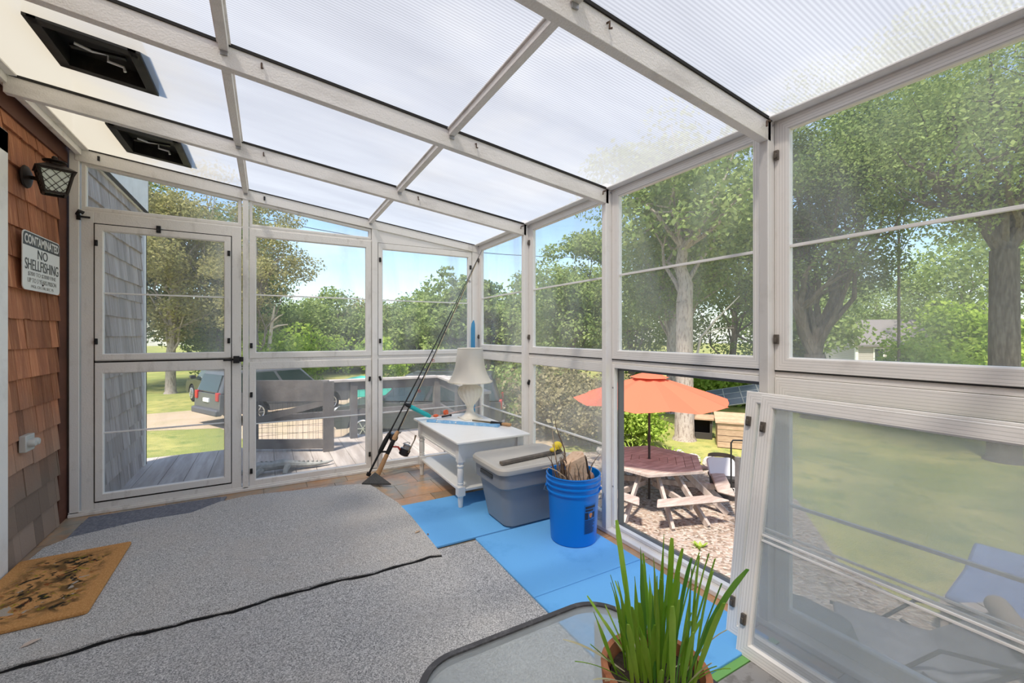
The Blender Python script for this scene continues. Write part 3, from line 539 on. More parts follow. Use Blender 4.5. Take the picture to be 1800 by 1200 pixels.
def lframe(c, s0, s1, z0, z1, rz, parent):
    Mr = Matrix.Translation(c) @ Matrix.Rotation(rz, 4, 'Z')
    def K(a, b, h): return Mr @ Vector((a, b, h))
    f = MB(); g = MB(); ld = MB()
    cs = [(-1, -1), (1, -1), (1, 1), (-1, 1)]
    for i in range(4):
        a = cs[i]; b = cs[(i + 1) % 4]
        f.bar(K(a[0]*s0, a[1]*s0, z0), K(a[0]*s1, a[1]*s1, z1), 0.011, 0.011)
        f.bar(K(a[0]*s0, a[1]*s0, z0), K(b[0]*s0, b[1]*s0, z0), 0.010, 0.012)
        f.bar(K(a[0]*s1, a[1]*s1, z1), K(b[0]*s1, b[1]*s1, z1), 0.012, 0.014)
        P0, P1, P2, P3 = K(a[0]*s0, a[1]*s0, z0), K(b[0]*s0, b[1]*s0, z0), K(b[0]*s1, b[1]*s1, z1), K(a[0]*s1, a[1]*s1, z1)
        n = (P1 - P0).cross(P3 - P0).normalized() * 0.0015
        g.add([P0, P1, P2, P3, P0 - n, P1 - n, P2 - n, P3 - n], [(0,1,2,3),(7,6,5,4),(0,4,5,1),(1,5,6,2),(2,6,7,3),(3,7,4,0)])
        for k in range(1, 6):
            for sgn in (0, 1):
                # diagonal cames
                def UV(u, v): return (P0.lerp(P1, u)).lerp(P3.lerp(P2, u), v)
                u0 = k / 3.0 - 1.0
                pts = [(u0 + s * 1.0, s) for s in (0, 1)]
                (ua, va), (ub, vb) = pts
                if ua < 0: va = -ua / 1.0; ua = 0
                if ub > 1: vb = va + (1 - ua) / 1.0; ub = 1
                if ub <= ua: continue
                if sgn: ua, ub = 1 - ua, 1 - ub
                off = n * 1.5
                ld.bar(UV(ua, va) + off, UV(ub, vb) + off, 0.0022, 0.0022)
    f.build('frame', iron, parent, smooth=False); gg = g.build('glass', frost, parent, smooth=False); ld.build('came', iron, parent, smooth=False)
lframe(LP, 0.042, 0.066, -0.078, 0.042, R(22), t)
m_ = MB(); Mr = Matrix.Translation(LP) @ Matrix.Rotation(R(22), 4, 'Z')
s1, s2 = 0.080, 0.032
v = [Mr @ Vector((a * s1, b * s1, 0.045)) for a, b in ((-1,-1),(1,-1),(1,1),(-1,1))] + [Mr @ Vector((a * s2, b * s2, 0.078)) for a, b in ((-1,-1),(1,-1),(1,1),(-1,1))]
m_.add(v, [(0,3,2,1),(4,5,6,7),(0,1,5,4),(1,2,6,5),(2,3,7,6),(3,0,4,7)]); m_.build('roof', iron, t, smooth=False)
m_ = MB(); m_.lathe([(0.02, 0.075), (0.02, 0.092), (0.048, 0.095), (0.048, 0.100), (0.012, 0.106), (0.012, 0.114), (0.013, 0.12), (0.006, 0.128)], LP, 20); m_.build('finial', iron, t)
# ---- sign
t = thing('warning_sign', 'white metal sign reading CONTAMINATED NO SHELLFISHING on the shingle wall', 'sign', (HX + 0.03, 3.55, 1.62), rz=R(0))
sx = HX + 0.042; sy0, sy1, sz0, sz1 = 3.268, 3.735, 1.466, 1.785
def rrect(x0, y0, x1, y1, r, n=6):
    pts = []
    for cx, cy, a0 in ((x1 - r, y0 + r, -90), (x1 - r, y1 - r, 0), (x0 + r, y1 - r, 90), (x0 + r, y0 + r, 180)):
        for k in range(n + 1): a = R(a0 + 90 * k / n); pts.append((cx + r * math.cos(a), cy + r * math.sin(a)))
    return pts
signw = mat('sign_white', (0.80, 0.79, 0.75), 0.45); signb = mat('sign_black', (0.05, 0.05, 0.045), 0.5)
m_ = MB(); m_.prism(rrect(sy0, sz0, sy1, sz1, 0.028), 0, sx, sx + 0.004); m_.build('panel', signw, t, ang=20)
m_ = MB(); m_.prism([(sy0 + 0.004, sz1 - 0.078)] + [p for p in rrect(sy0 + 0.004, sz0, sy1 - 0.004, sz1 - 0.004, 0.025)[7:21] if p[1] > sz1 - 0.1][::1] + [], 0, sx + 0.004, sx + 0.0046)
m_ = MB(); m_.prism([(sy0 + 0.004, sz1 - 0.078), (sy1 - 0.004, sz1 - 0.078), (sy1 - 0.004, sz1 - 0.03), (sy1 - 0.012, sz1 - 0.012), (sy1 - 0.03, sz1 - 0.005), (sy0 + 0.03, sz1 - 0.005), (sy0 + 0.012, sz1 - 0.012), (sy0 + 0.004, sz1 - 0.03)], 0, sx + 0.004, sx + 0.0048); m_.build('header_band', signb, t, smooth=False)
dg = None
def lettering(txt, width, height, M, mat_, parent, name='lettering', thick=0.0006, bold=0.0):
    cu = bpy.data.curves.new(name, 'FONT'); cu.body = txt; cu.align_x = 'CENTER'; cu.align_y = 'BOTTOM_BASELINE'; cu.size = 1; cu.extrude = 0.0; cu.offset = bold
    tmp = bpy.data.objects.new('tmp', cu); C.objects.link(tmp); bpy.context.view_layer.update()
    d = bpy.context.evaluated_depsgraph_get(); me = bpy.data.meshes.new_from_object(tmp.evaluated_get(d)); bpy.data.objects.remove(tmp); bpy.data.curves.remove(cu)
    xs = [p.co.x for p in me.vertices]; zs = [p.co.y for p in me.vertices]
    sx_ = width / (max(xs) - min(xs)); sy_ = height / (max(zs) - min(zs)); cx = (max(xs) + min(xs)) / 2; z0 = min(zs)
    off = Vector((0, 0, 0)); q_ = parent
    while q_ is not None: off += q_.location; q_ = q_.parent
    for p in me.vertices: p.co = (M @ Vector(((p.co.x - cx) * sx_, 0, (p.co.y - z0) * sy_))) - off
    me.materials.clear(); me.materials.append(mat_)
    o = bpy.data.objects.new(name, me); C.objects.link(o); o.parent = parent
    s = o.modifiers.new('solid', 'SOLIDIFY'); s.thickness = thick; s.offset = 0
    return o
MS = Matrix.Rotation(R(90), 4, 'Z')       # text runs along +Y, faces +X
def ST(z, dy=0, out=0.0052): return Matrix.Translation((sx + out, (sy0 + sy1) / 2 + dy, z)) @ MS
lettering('CONTAMINATED', 0.43, 0.052, ST(1.717), signw, t, bold=0.03)
lettering('NO', 0.125, 0.052, ST(1.648), signb, t)
lettering('SHELLFISHING', 0.42, 0.060, ST(1.578), signb, t)
greyink = mat('sign_grey_ink', (0.33, 0.32, 0.30), 0.6)
lettering('$200 TO $2000 FINE', 0.35, 0.025, ST(1.543), greyink, t)
lettering('UP TO 3 YEARS PRISON', 0.36, 0.025, ST(1.509), greyink, t)
lettering('MGL CH.130, SEC 75', 0.28, 0.018, ST(1.478), greyink, t)
for zz in (1.505, 1.766): m_ = MB(); m_.tube([(sx + 0.004, 3.50, zz), (sx + 0.008, 3.50, zz)], 0.005, 8); m_.build('nail', iron, t)
for zz in (1.505, 1.75): m_ = MB(); m_.tube([(HX + 0.018, 3.50, zz), (sx, 3.50, zz)], 0.01, 6); m_.build('spacer', iron, t)
# ---- outlet
t = thing('electrical_outlet', 'grey weatherproof outlet box on the lower shingles', 'outlet', (HX + 0.02, 3.36, 0.625))
gp = mat('grey_cast_box', (0.55, 0.56, 0.54), 0.5, 0.2)
m_ = MB(); m_.box((HX + 0.015, 3.31, 0.585), (HX + 0.045, 3.41, 0.675)); m_.build('box', gp, t, bevel=0.004)
m_ = MB(); Mx = Matrix.Translation((HX + 0.045, 3.36, 0.63)) @ Matrix.Rotation(R(90), 4, 'Y'); q = MB()
for dy in (-0.022, 0.022):
    q2 = MB(); q2.lathe([(0.021, 0), (0.021, 0.02), (0.016, 0.028), (0.004, 0.03)], n=18); q.add([tuple(Matrix.Translation((0, dy, 0)) @ (Mx @ Vector(p))) for p in q2.v], q2.f)
q.build('outlet_cover', gp, t)

# ---- floor coverings
def speck(name, cols, s=210):
    m = bpy.data.materials.new(name); m.use_nodes = True; t = m.node_tree; b = t.nodes['Principled BSDF']; l = t.links.new
    b.inputs['Roughness'].default_value = 1; b.inputs['Specular IOR Level'].default_value = 0.05; c = N(t, 'ShaderNodeTexCoord')
    n = N(t, 'ShaderNodeTexNoise'); n.inputs['Scale'].default_value = s; n.inputs['Detail'].default_value = 3; n.inputs['Roughness'].default_value = 0.8
    r = N(t, 'ShaderNodeValToRGB'); e = r.color_ramp.elements; e[0].position = 0.36; e[0].color = (*cols[0], 1); e[1].position = 0.66; e[1].color = (*cols[2], 1); q = e.new(0.5); q.color = (*cols[1], 1)
    n2 = N(t, 'ShaderNodeTexNoise'); n2.inputs['Scale'].default_value = 2.2; n2.inputs['Detail'].default_value = 6; n2.inputs['Roughness'].default_value = 0.7
    mr = N(t, 'ShaderNodeMapRange'); mr.inputs[1].default_value = 0.45; mr.inputs[2].default_value = 0.68; x = N(t, 'ShaderNodeMixRGB'); x.inputs[2].default_value = (*cols[3], 1)
    sc_ = N(t, 'ShaderNodeMath', operation='MULTIPLY'); sc_.inputs[1].default_value = 0.35
    l(c.outputs['Object'], n.inputs['Vector']); l(c.outputs['Object'], n2.inputs['Vector']); l(n.outputs['Fac'], r.inputs[0]); l(n2.outputs['Fac'], mr.inputs[0]); l(mr.outputs[0], sc_.inputs[0]); l(sc_.outputs[0], x.inputs[0]); l(r.outputs[0], x.inputs[1]); l(x.outputs[0], b.inputs['Base Color'])
    bp = N(t, 'ShaderNodeBump'); bp.inputs['Strength'].default_value = 0.6; bp.inputs['Distance'].default_value = 0.004; l(n.outputs['Fac'], bp.inputs['Height']); l(bp.outputs[0], b.inputs['Normal'])
    return m
carpet_m = speck('grey_flecked_carpet', [(0.14, 0.137, 0.13), (0.50, 0.485, 0.465), (0.95, 0.92, 0.88), (0.60, 0.53, 0.46)])
carpet_b = speck('blue_grey_flecked_carpet', [(0.11, 0.11, 0.11), (0.45, 0.445, 0.44), (0.93, 0.91, 0.88), (0.52, 0.49, 0.45)])
def carpet(name, label, outline, z0, th, m, step=0.06, wav=0.0, edge=None, loc=None):
    """a slab whose top follows gentle waves: outline polygon (ccw)"""
    bm = bmesh.new(); vs_ = [bm.verts.new((x, y, 0)) for x, y in outline]; bm.faces.new(vs_)
    bmesh.ops.triangulate(bm, faces=bm.faces)
    x0 = min(p[0] for p in outline); x1 = max(p[0] for p in outline); y0 = min(p[1] for p in outline); y1 = max(p[1] for p in outline)
    k = x0 + step
    while k < x1: bmesh.ops.bisect_plane(bm, geom=bm.verts[:] + bm.edges[:] + bm.faces[:], plane_co=(k, 0, 0), plane_no=(1, 0, 0)); k += step
    k = y0 + step
    while k < y1: bmesh.ops.bisect_plane(bm, geom=bm.verts[:] + bm.edges[:] + bm.faces[:], plane_co=(0, k, 0), plane_no=(0, 1, 0)); k += step
    r = bmesh.ops.extrude_face_region(bm, geom=bm.faces[:]); tv = [g for g in r['geom'] if isinstance(g, bmesh.types.BMVert)]
    for v in tv: v.co.z = th + (edge(v.co.x, v.co.y) if edge else 0)
    for v in bm.verts: v.co.z += z0
    bmesh.ops.recalc_face_normals(bm, faces=bm.faces)
    me = bpy.data.meshes.new(name); bm.to_mesh(me); bm.free(); me.materials.append(m); me.shade_smooth(); me.set_sharp_from_angle(angle=R(50))
    o = bpy.data.objects.new(name, me); C.objects.link(o); cx = (x0 + x1) / 2; cy = (y0 + y1) / 2
    return tag(recentre(o, (cx, cy, z0)), label, 'carpet')
def wob(x): return 0.010 * math.sin(x * 9.1) + 0.006 * math.sin(x * 23 + 1)
lower = [(-1.13, -1.6), (1.06, -1.6), (1.06, 0.2), (1.062, 1.2), (1.066, 1.9), (1.074, 2.312), (0.86, 2.318), (-1.13, 2.33)]
c1 = carpet('carpet', 'grey flecked carpet in the foreground tucked under the overlapping one', lower, 0.001, 0.007, carpet_b, edge=lambda x, y: 0.0)
up_edge = [(x, 2.255 + wob(x)) for x in np.arange(-1.13, 0.80, 0.05)]
def ridge(x, y):
    z = 0.0008 * math.sin(x * 3 + y * 2)
    z += 0.010 * math.exp(-((y - 3.55 - 0.03 * math.sin(6 * x)) / 0.05) ** 2) * math.exp(-((x + 0.55) / 0.35) ** 2)
    z += 0.006 * math.exp(-((y - 2.27) / 0.05) ** 2) * (0.5 + 0.5 * math.sin(x * 7))
    z += 0.007 * math.exp(-((x + 0.13 + 0.2 * (y - 2.9)) / 0.018) ** 2) * math.exp(-((y - 2.75) / 0.22) ** 2)
    return max(0, z)
upper = up_edge + [(0.828, 2.24), (0.832, 2.34), (0.83, 2.8), (0.812, 3.1), (0.77, 3.30), (0.745, 3.45), (0.71, 3.60), (0.55, 3.66), (0.2, 3.72), (-0.12, 3.78), (-0.30, 3.74), (-0.45, 3.60), (-0.75, 3.58), (-1.02, 3.52), (-1.10, 3.42), (-1.13, 2.9)]
c2 = carpet('carpet', 'grey flecked carpet in front of the door with a rumpled lower edge', upper, 0.010, 0.008, carpet_m, edge=ridge, step=0.05)
m_ = MB()
e0 = up_edge
for i in range(len(e0) - 1):
    (xa, ya), (xb, yb) = e0[i], e0[i + 1]; m_.add([(xa, ya - 0.004, 0.0085), (xb, yb - 0.004, 0.0085), (xb, yb + 0.006, 0.0165), (xa, ya + 0.006, 0.0165)], [(0, 1, 2, 3)])
# turned-back corner by the rods
fc = MB(); fold_m = speck('carpet_backing', [(0.03, 0.03, 0.03), (0.075, 0.075, 0.075), (0.16, 0.16, 0.16), (0.09, 0.09, 0.09)], 300)
fc.add([(0.66, 3.60, 0.020), (0.86, 3.47, 0.020), (0.775, 3.66, 0.075), (0.66, 3.60, 0.030), (0.86, 3.47, 0.030), (0.775, 3.655, 0.085)], [(0, 1, 2), (3, 5, 4), (0, 3, 4, 1), (1, 4, 5, 2), (2, 5, 3, 0)])
fc.build('turned_corner', fold_m, c2, smooth=False)
q = MB(); q.tube([(x, y - 0.004 + 0.003 * math.sin(x * 61), 0.0105) for x, y in up_edge + [(0.83, 2.238)]], [0.0055 + 0.002 * math.sin(i * 1.9) for i in range(len(up_edge) + 1)], 6); q.build('seam_shadow', mat('seam_shadow_black', (0.012, 0.012, 0.012), 1.0), c2)  # black strip standing in for the shadow where the carpets overlap
# ribbed mat at door
rib_m = ribbed('blue_grey_ribbed_mat', mat('ribbed_mat_base', (0.21, 0.22, 0.26), 0.9, noise=(60, (0.34, 0.35, 0.38), 0.4, 0.7, (1, 1, 1))), 'Y', 0.017, 1.0)
t_ = rib_m.node_tree
m_ = MB(); m_.prism([(-1.04, 3.50), (-0.30, 3.62), (-0.265, 3.87), (-1.035, 3.885)], 2, 0.001, 0.008)
k = 3.52
while k < 3.88: m_.box((-1.03, k, 0.008), (-0.30 + 0.0, k + 0.008, 0.012)) ; k += 0.02
tag(recentre(m_.build('ribbed_mat', mat('ribbed_mat_base', (0, 0, 0)), smooth=False), (-0.65, 3.7, 0)), 'thin blue-grey ribbed mat at the foot of the storm door', 'mat')
# doormat
def coir():
    m = multi('coir_print', 1.0, [(0.62, 0.30, 0.10), (120, (0.80, 0.44, 0.18), 0.45, 0.7, (1, 1, 1))], (220, 0.8))
    t = m.node_tree; b = t.nodes['Principled BSDF']; l = t.links.new; src = b.inputs['Base Color'].links[0].from_socket; c = N(t, 'ShaderNodeTexCoord')
    # printed pattern: dark olive and black splotches held off the border
    s = N(t, 'ShaderNodeSeparateXYZ'); l(c.outputs['Object'], s.inputs[0])
    def edge(ax, half):
        a = N(t, 'ShaderNodeMath', operation='ABSOLUTE'); l(s.outputs[ax], a.inputs[0]); r = N(t, 'ShaderNodeMapRange'); r.inputs[1].default_value = half; r.inputs[2].default_value = half - 0.07; l(a.outputs[0], r.inputs[0]); return r.outputs[0]
    mul = N(t, 'ShaderNodeMath', operation='MULTIPLY'); l(edge('X', 0.185), mul.inputs[0]); l(edge('Y', 0.325), mul.inputs[1])
    for sc0, col, lo, hi in ((7, (0.20, 0.11, 0.04), 0.42, 0.56), (15, (0.03, 0.025, 0.015), 0.52, 0.60), (22, (0.36, 0.27, 0.03), 0.60, 0.66), (18, (0.30, 0.08, 0.02), 0.62, 0.68), (9, (0.50, 0.42, 0.34), 0.64, 0.67)):
        n = N(t, 'ShaderNodeTexNoise'); n.inputs['Scale'].default_value = sc0; n.inputs['Detail'].default_value = 5; n.inputs['Distortion'].default_value = 1.5
        mpn = N(t, 'ShaderNodeMapping'); mpn.inputs['Location'].default_value = (sc0, 3, 0); l(c.outputs['Object'], mpn.inputs[0]); l(mpn.outputs[0], n.inputs['Vector'])
        r = N(t, 'ShaderNodeMapRange'); r.inputs[1].default_value = lo; r.inputs[2].default_value = hi; l(n.outputs['Fac'], r.inputs[0])
        q = N(t, 'ShaderNodeMath', operation='MULTIPLY'); l(r.outputs[0], q.inputs[0]); l(mul.outputs[0], q.inputs[1])
        x = N(t, 'ShaderNodeMixRGB'); x.inputs[2].default_value = (*col, 1); l(q.outputs[0], x.inputs[0]); l(src, x.inputs[1]); src = x.outputs[0]
    l(src, b.inputs['Base Color']); return m
m_ = MB(); m_.prism(rrect(-0.225, -0.362, 0.225, 0.362, 0.015), 2, 0, 0.016)
o = m_.build('doormat', coir(), world=False, bevel=0.004); o.location = (-0.90, 2.872, 0.019); o.rotation_euler = (0, 0, R(0.5)); tag(o, 'orange-brown coir doormat with a worn dark print beside the shingle wall', 'doormat')

# blue foam tiles
foam = mat('blue_foam', (0.16, 0.46, 0.86), 0.75, noise=(3.2, (0.12, 0.38, 0.76), 0.56, 0.72, (1, 1, 1)), bump=(200, 0.15), spec=0.2)
def jig(a, b, fixed, axis, n=12, d=0.008):
    pts = []
    for k in range(n * 2):
        u = a + (b - a) * k / (2 * n); off = d if (k % 2) else -d
        u2 = a + (b - a) * (k + 1) / (2 * n)
        pts += [(u, fixed + off), (u2, fixed + off)] if axis == 0 else [(fixed + off, u), (fixed + off, u2)]
    return pts
fd = [('blue foam floor mat under the side table and tote', [(0.815, 2.338), (1.74, 2.338), (1.745, 3.02), (0.806, 3.02)]),
      ('blue foam floor mat under the bucket', [(1.065, 1.668), (1.742, 1.668), (1.742, 2.326), (1.072, 2.326)]),
      ('blue foam floor mat seen past the glass table and plant', [(1.065, 0.985), (1.742, 0.985), (1.742, 1.664), (1.065, 1.664)])]
for lab, poly in fd:
    o = sheet(poly, 0.016 if 'side' not in lab else 0.018, 0.014).build('foam_mat', foam, bevel=0.003); cx = sum(p[0] for p in poly) / 4; cy = sum(p[1] for p in poly) / 4
    tag(recentre(o, (cx, cy, 0.002)), lab, 'foam mat', group='blue foam floor mats')
seam_m = mat('foam_gap', (0.03, 0.12, 0.30), 0.9)
gm = mat('green_foam', (0.18, 0.42, 0.12), 0.8)
o = sheet([(1.08, 0.955), (1.76, 0.955), (1.76, 0.984), (1.08, 0.984)], 0.008, 0.006).build('foam_strip', gm); tag(recentre(o, (1.42, 0.97, 0.002)), 'sliver of green foam showing at the end of the blue mats', 'foam strip')
o = sheet([(1.065, -1.5), (1.75, -1.5), (1.75, 0.95), (1.065, 0.95)], 0.008, 0.007).build('floor_mat', mat('cracked_grey_mat', (0.30, 0.29, 0.28), 0.9, noise=(14, (0.20, 0.19, 0.18), 0.5, 0.6, (1, 1, 1)))); tag(recentre(o, (1.4, -0.3, 0.001)), 'cracked grey mat beyond the end of the blue foam', 'mat')

# ---- side table
tw = mat('table_white', (0.86, 0.85, 0.82), 0.4, noise=(10, (0.80, 0.78, 0.74), 0.55, 0.8, (1, 1, 1)), spec=0.5)
t = thing('side_table', 'white wooden side table with turned legs and a low shelf', 'side table', (1.415, 3.22, 0))
TX0, TX1, TY0, TY1, TZ = 1.118, 1.70, 2.715, 3.72, 0.49
m_ = MB(); m_.box((TX0, TY0, TZ - 0.018), (TX1, TY1, TZ)); m_.build('tabletop', tw, t, bevel=0.005)
lx0, lx1, ly0, ly1 = TX0 + 0.055, TX1 - 0.055, TY0 + 0.075, TY1 - 0.065
m_ = MB()
m_.box((lx0 - 0.012, ly0, TZ - 0.135), (lx0 + 0.006, ly1, TZ - 0.018)); m_.build('apron', tw, t, bevel=0.002)
m_ = MB(); m_.box((lx1 - 0.006, ly0, TZ - 0.135), (lx1 + 0.012, ly1, TZ - 0.018)); m_.build('apron', tw, t, bevel=0.002)
for yy in (ly0, ly1): m_ = MB(); m_.box((lx0, yy - 0.01, TZ - 0.135), (lx1, yy + 0.01, TZ - 0.018)); m_.build('apron', tw, t, bevel=0.002)
m_ = MB(); m_.box((lx0 - 0.018, ly0, TZ - 0.14), (lx0 - 0.01, ly1, TZ - 0.128)); m_.build('bead', tw, t)
m_ = MB(); m_.box((lx0 - 0.01, ly0 - 0.01, 0.125), (lx1 + 0.01, ly1 + 0.01, 0.145)); m_.build('shelf', tw, t, bevel=0.004)
lp = [(0.015, 0.0), (0.018, 0.05), (0.0195, 0.092), (0.026, 0.096), (0.026, 0.102)]
lp2 = [(0.026, 0.162), (0.022, 0.168), (0.020, 0.176), (0.024, 0.184), (0.020, 0.190), (0.0215, 0.20), (0.023, 0.24), (0.022, 0.285), (0.0195, 0.292), (0.025, 0.300), (0.025, 0.310), (0.0195, 0.316), (0.022, 0.322), (0.026, 0.33), (0.026, 0.34)]
legp = None
for (xx, yy) in ((lx0, ly0), (lx0, ly1), (lx1, ly0), (lx1, ly1)):
    zb = 0.018 if yy < 3 else 0.0
    m_ = MB(); m_.lathe([(r, max(z, zb)) for r, z in lp], (xx, yy, 0), 16); m_.lathe(lp2, (xx, yy, 0), 16); m_.box((xx - 0.027, yy - 0.027, 0.10), (xx + 0.027, yy + 0.027, 0.163)); m_.box((xx - 0.026, yy - 0.026, 0.335), (xx + 0.026, yy + 0.026, TZ - 0.018)); m_.build('leg', tw, t, bevel=0.002)
# ---- lamp
t = thing('table_lamp', 'cream table lamp with a fluted urn base and bell shade on the white table', 'lamp', (1.545, 3.46, TZ))
cer = mat('cream_ceramic', (0.88, 0.83, 0.72), 0.35, noise=(8, (0.72, 0.65, 0.52), 0.5, 0.8, (1, 1, 1)), spec=0.5)
def fl_(a, i, z): return 1 + (0.045 * math.sin(18 * a + z * 22) if 0.10 < z < 0.29 else 0)
m_ = MB(); m_.lathe([(0.078, 0), (0.082, 0.012), (0.07, 0.022), (0.055, 0.03), (0.045, 0.045), (0.036, 0.06), (0.030, 0.085), (0.030, 0.10), (0.036, 0.105), (0.034, 0.112), (0.044, 0.13), (0.065, 0.155), (0.086, 0.185), (0.100, 0.215), (0.106, 0.240), (0.104, 0.26), (0.094, 0.275), (0.07, 0.29), (0.045, 0.298), (0.03, 0.305), (0.028, 0.33), (0.033, 0.335), (0.02, 0.345), (0.012, 0.36)], (1.545, 3.46, TZ), 72, rf=fl_); m_.build('base', cer, t)
m_ = MB(); m_.box((1.545 - 0.085, 3.46 - 0.085, TZ), (1.545 + 0.085, 3.46 + 0.085, TZ + 0.010)); m_.build('plinth', cer, t, bevel=0.004)
def shade_mat():
    m = bpy.data.materials.new('linen_shade'); m.use_nodes = True; tt = m.node_tree; b = tt.nodes['Principled BSDF']; l = tt.links.new
    b.inputs['Base Color'].default_value = (0.93, 0.90, 0.83, 1); b.inputs['Roughness'].default_value = 0.9
    o_ = tt.nodes['Material Output']; tl = N(tt, 'ShaderNodeBsdfTranslucent'); tl.inputs[0].default_value = (0.86, 0.82, 0.74, 1); x = N(tt, 'ShaderNodeMixShader'); x.inputs[0].default_value = 0.35
    l(b.outputs[0], x.inputs[1]); l(tl.outputs[0], x.inputs[2]); l(x.outputs[0], o_.inputs[0])
    c = N(tt, 'ShaderNodeTexCoord'); n = N(tt, 'ShaderNodeTexNoise'); n.inputs['Scale'].default_value = 150; bp = N(tt, 'ShaderNodeBump'); bp.inputs['Strength'].default_value = 0.4; bp.inputs['Distance'].default_value = 0.003
    l(c.outputs['Object'], n.inputs['Vector']); l(n.outputs['Fac'], bp.inputs['Height']); l(bp.outputs[0], b.inputs['Normal']); return m
shp = [(0.190, 0.322), (0.172, 0.345), (0.154, 0.38), (0.138, 0.42), (0.126, 0.47), (0.118, 0.53), (0.110, 0.60), (0.107, 0.612)]
def sc8(a, i, z): return 1 + 0.022 * abs(math.sin(4 * a)) * 1.0 - 0.01
m_ = MB(); m_.lathe(shp + [(r - 0.003, z) for r, z in shp[::-1]], (1.545, 3.46, TZ), 64, rf=sc8, closed=True); m_.build('lamp_shade', shade_mat(), t, ang=60)
m_ = MB(); m_.lathe([(0.193, 0.316), (0.195, 0.322), (0.193, 0.328), (0.188, 0.322)], (1.545, 3.46, TZ), 64, rf=sc8, closed=True); m_.build('piping', cer, t); m_ = MB(); m_.lathe([(0.108, 0.606), (0.111, 0.611), (0.108, 0.616), (0.104, 0.611)], (1.545, 3.46, TZ), 64, rf=sc8, closed=True); m_.build('piping', cer, t)
m_ = MB(); m_.tube([(1.545, 3.46, TZ + 0.35), (1.545, 3.46, TZ + 0.60)], 0.005, 8); m_.tube([(1.545, 3.46, TZ + 0.36), (1.545, 3.46, TZ + 0.42)], 0.016, 12)
m_.build('stem', mat('brass', (0.5, 0.38, 0.16), 0.35, 0.9), t)
# ---- blue noodle in the corner
t = thing('pool_noodle', 'tall blue foam noodle standing in the far corner behind the lamp', 'pool noodle', (1.765, 3.885, 0))
m_ = MB(); m_.tube([(1.765, 3.885, 0.002), (1.765, 3.885, 0.6), (1.766, 3.885, 1.28), (1.768, 3.884, 1.33), (1.772, 3.882, 1.365)], [0.023, 0.023, 0.022, 0.018, 0.004], 14); m_.build('noodle', mat('noodle_blue', (0.07, 0.30, 0.55), 0.7), t)
# ---- toy rod with teal grip
teal = mat('teal_grip', (0.03, 0.52, 0.52), 0.45)
t = thing('toy_fishing_rod', 'short fishing rod with a teal grip jutting over the table edge', 'fishing rod', (1.2, 3.57, TZ))
A = Vector((1.02, 3.565, 0.632)); B = Vector((1.225, 3.585, 0.515)); D = (B - A).normalized()
m_ = MB(); m_.tube([A + D * 0.02, A + D * 0.05, A + D * 0.12, A + D * 0.2, B], [0.016, 0.019, 0.018, 0.020, 0.013], 14); m_.build('grip', teal, t)
m_ = MB(); m_.tube([A - D * 0.02, A - D * 0.005, A + D * 0.03], [0.010, 0.015, 0.017], 12); m_.ball(A - D * 0.015, 0.013); m_.build('butt_cap', black, t)
m_ = MB(); m_.tube([A + D * 0.01 + Vector((0, 0, 0.016)), B + Vector((-0.02, 0, 0.022))], 0.006, 6); m_.build('lever', black, t)
m_ = MB(); m_.tube([B, (1.32, 3.60, TZ + 0.020), (1.75, 3.68, TZ + 0.055)], [0.008, 0.006, 0.003], 8); m_.build('blank', mat('pink_white_blank', (0.80, 0.55, 0.48), 0.4), t)
org = mat('orange_plastic', (0.85, 0.16, 0.06), 0.45)
m_ = MB(); m_.ball((1.275, 3.585, TZ + 0.027), (0.026, 0.02, 0.014)); m_.build('reel_body', org, t)
m_ = MB(); m_.tube([(1.365, 3.60, TZ + 0.045), (1.375, 3.58, TZ + 0.05)], 0.022, 14); m_.build('reel_spool', org, t)
m_ = MB(); m_.tube([(1.33, 3.585, TZ + 0.012), (1.41, 3.59, TZ + 0.018)], 0.007, 8); m_.ball((1.415, 3.588, TZ + 0.018), 0.010); m_.build('reel_foot', black, t)
# ---- blue sleeve
t = thing('rod_sleeve', 'long flat light-blue packet lying across the white table', 'packet', (1.41, 3.26, TZ))
A = Vector((1.175, 3.50, TZ + 0.010)); B = Vector((1.60, 3.02, TZ + 0.010)); m_ = MB(); d = (B - A).normalized(); s = Vector((-d.y, d.x, 0))
n = 16; up_, dn = [], []
for k in range(n + 1):
    p = A.lerp(B, k / n); wv = 0.022 + 0.004 * math.sin(k * 1.7); hh = 0.006 + 0.005 * abs(math.sin(k * 1.1))
    m_.v += [tuple(p - s * wv + Vector((0, 0, -0.009))), tuple(p + s * wv + Vector((0, 0, -0.009))), tuple(p + s * wv * 0.8 + Vector((0, 0, hh))), tuple(p - s * wv * 0.8 + Vector((0, 0, hh + 0.003)))]
for k in range(n):
    a = 4 * k
    for j in range(4): m_.f.append((a + j, a + (j + 1) % 4, a + 4 + (j + 1) % 4, a + 4 + j))
m_.f += [(3, 2, 1, 0), (4 * n, 4 * n + 1, 4 * n + 2, 4 * n + 3)]
m_.build('packet', mat('light_blue_film', (0.20, 0.45, 0.75), 0.3, noise=(25, (0.45, 0.65, 0.85), 0.5, 0.7, (1, 1, 1))), t)
for fr in (0.15, 0.42): m_ = MB(); p = A.lerp(B, fr); m_.tube([p - s * 0.027, p + Vector((0, 0, 0.014)), p + s * 0.027], 0.0035, 6); m_.build('tie', wp, t)
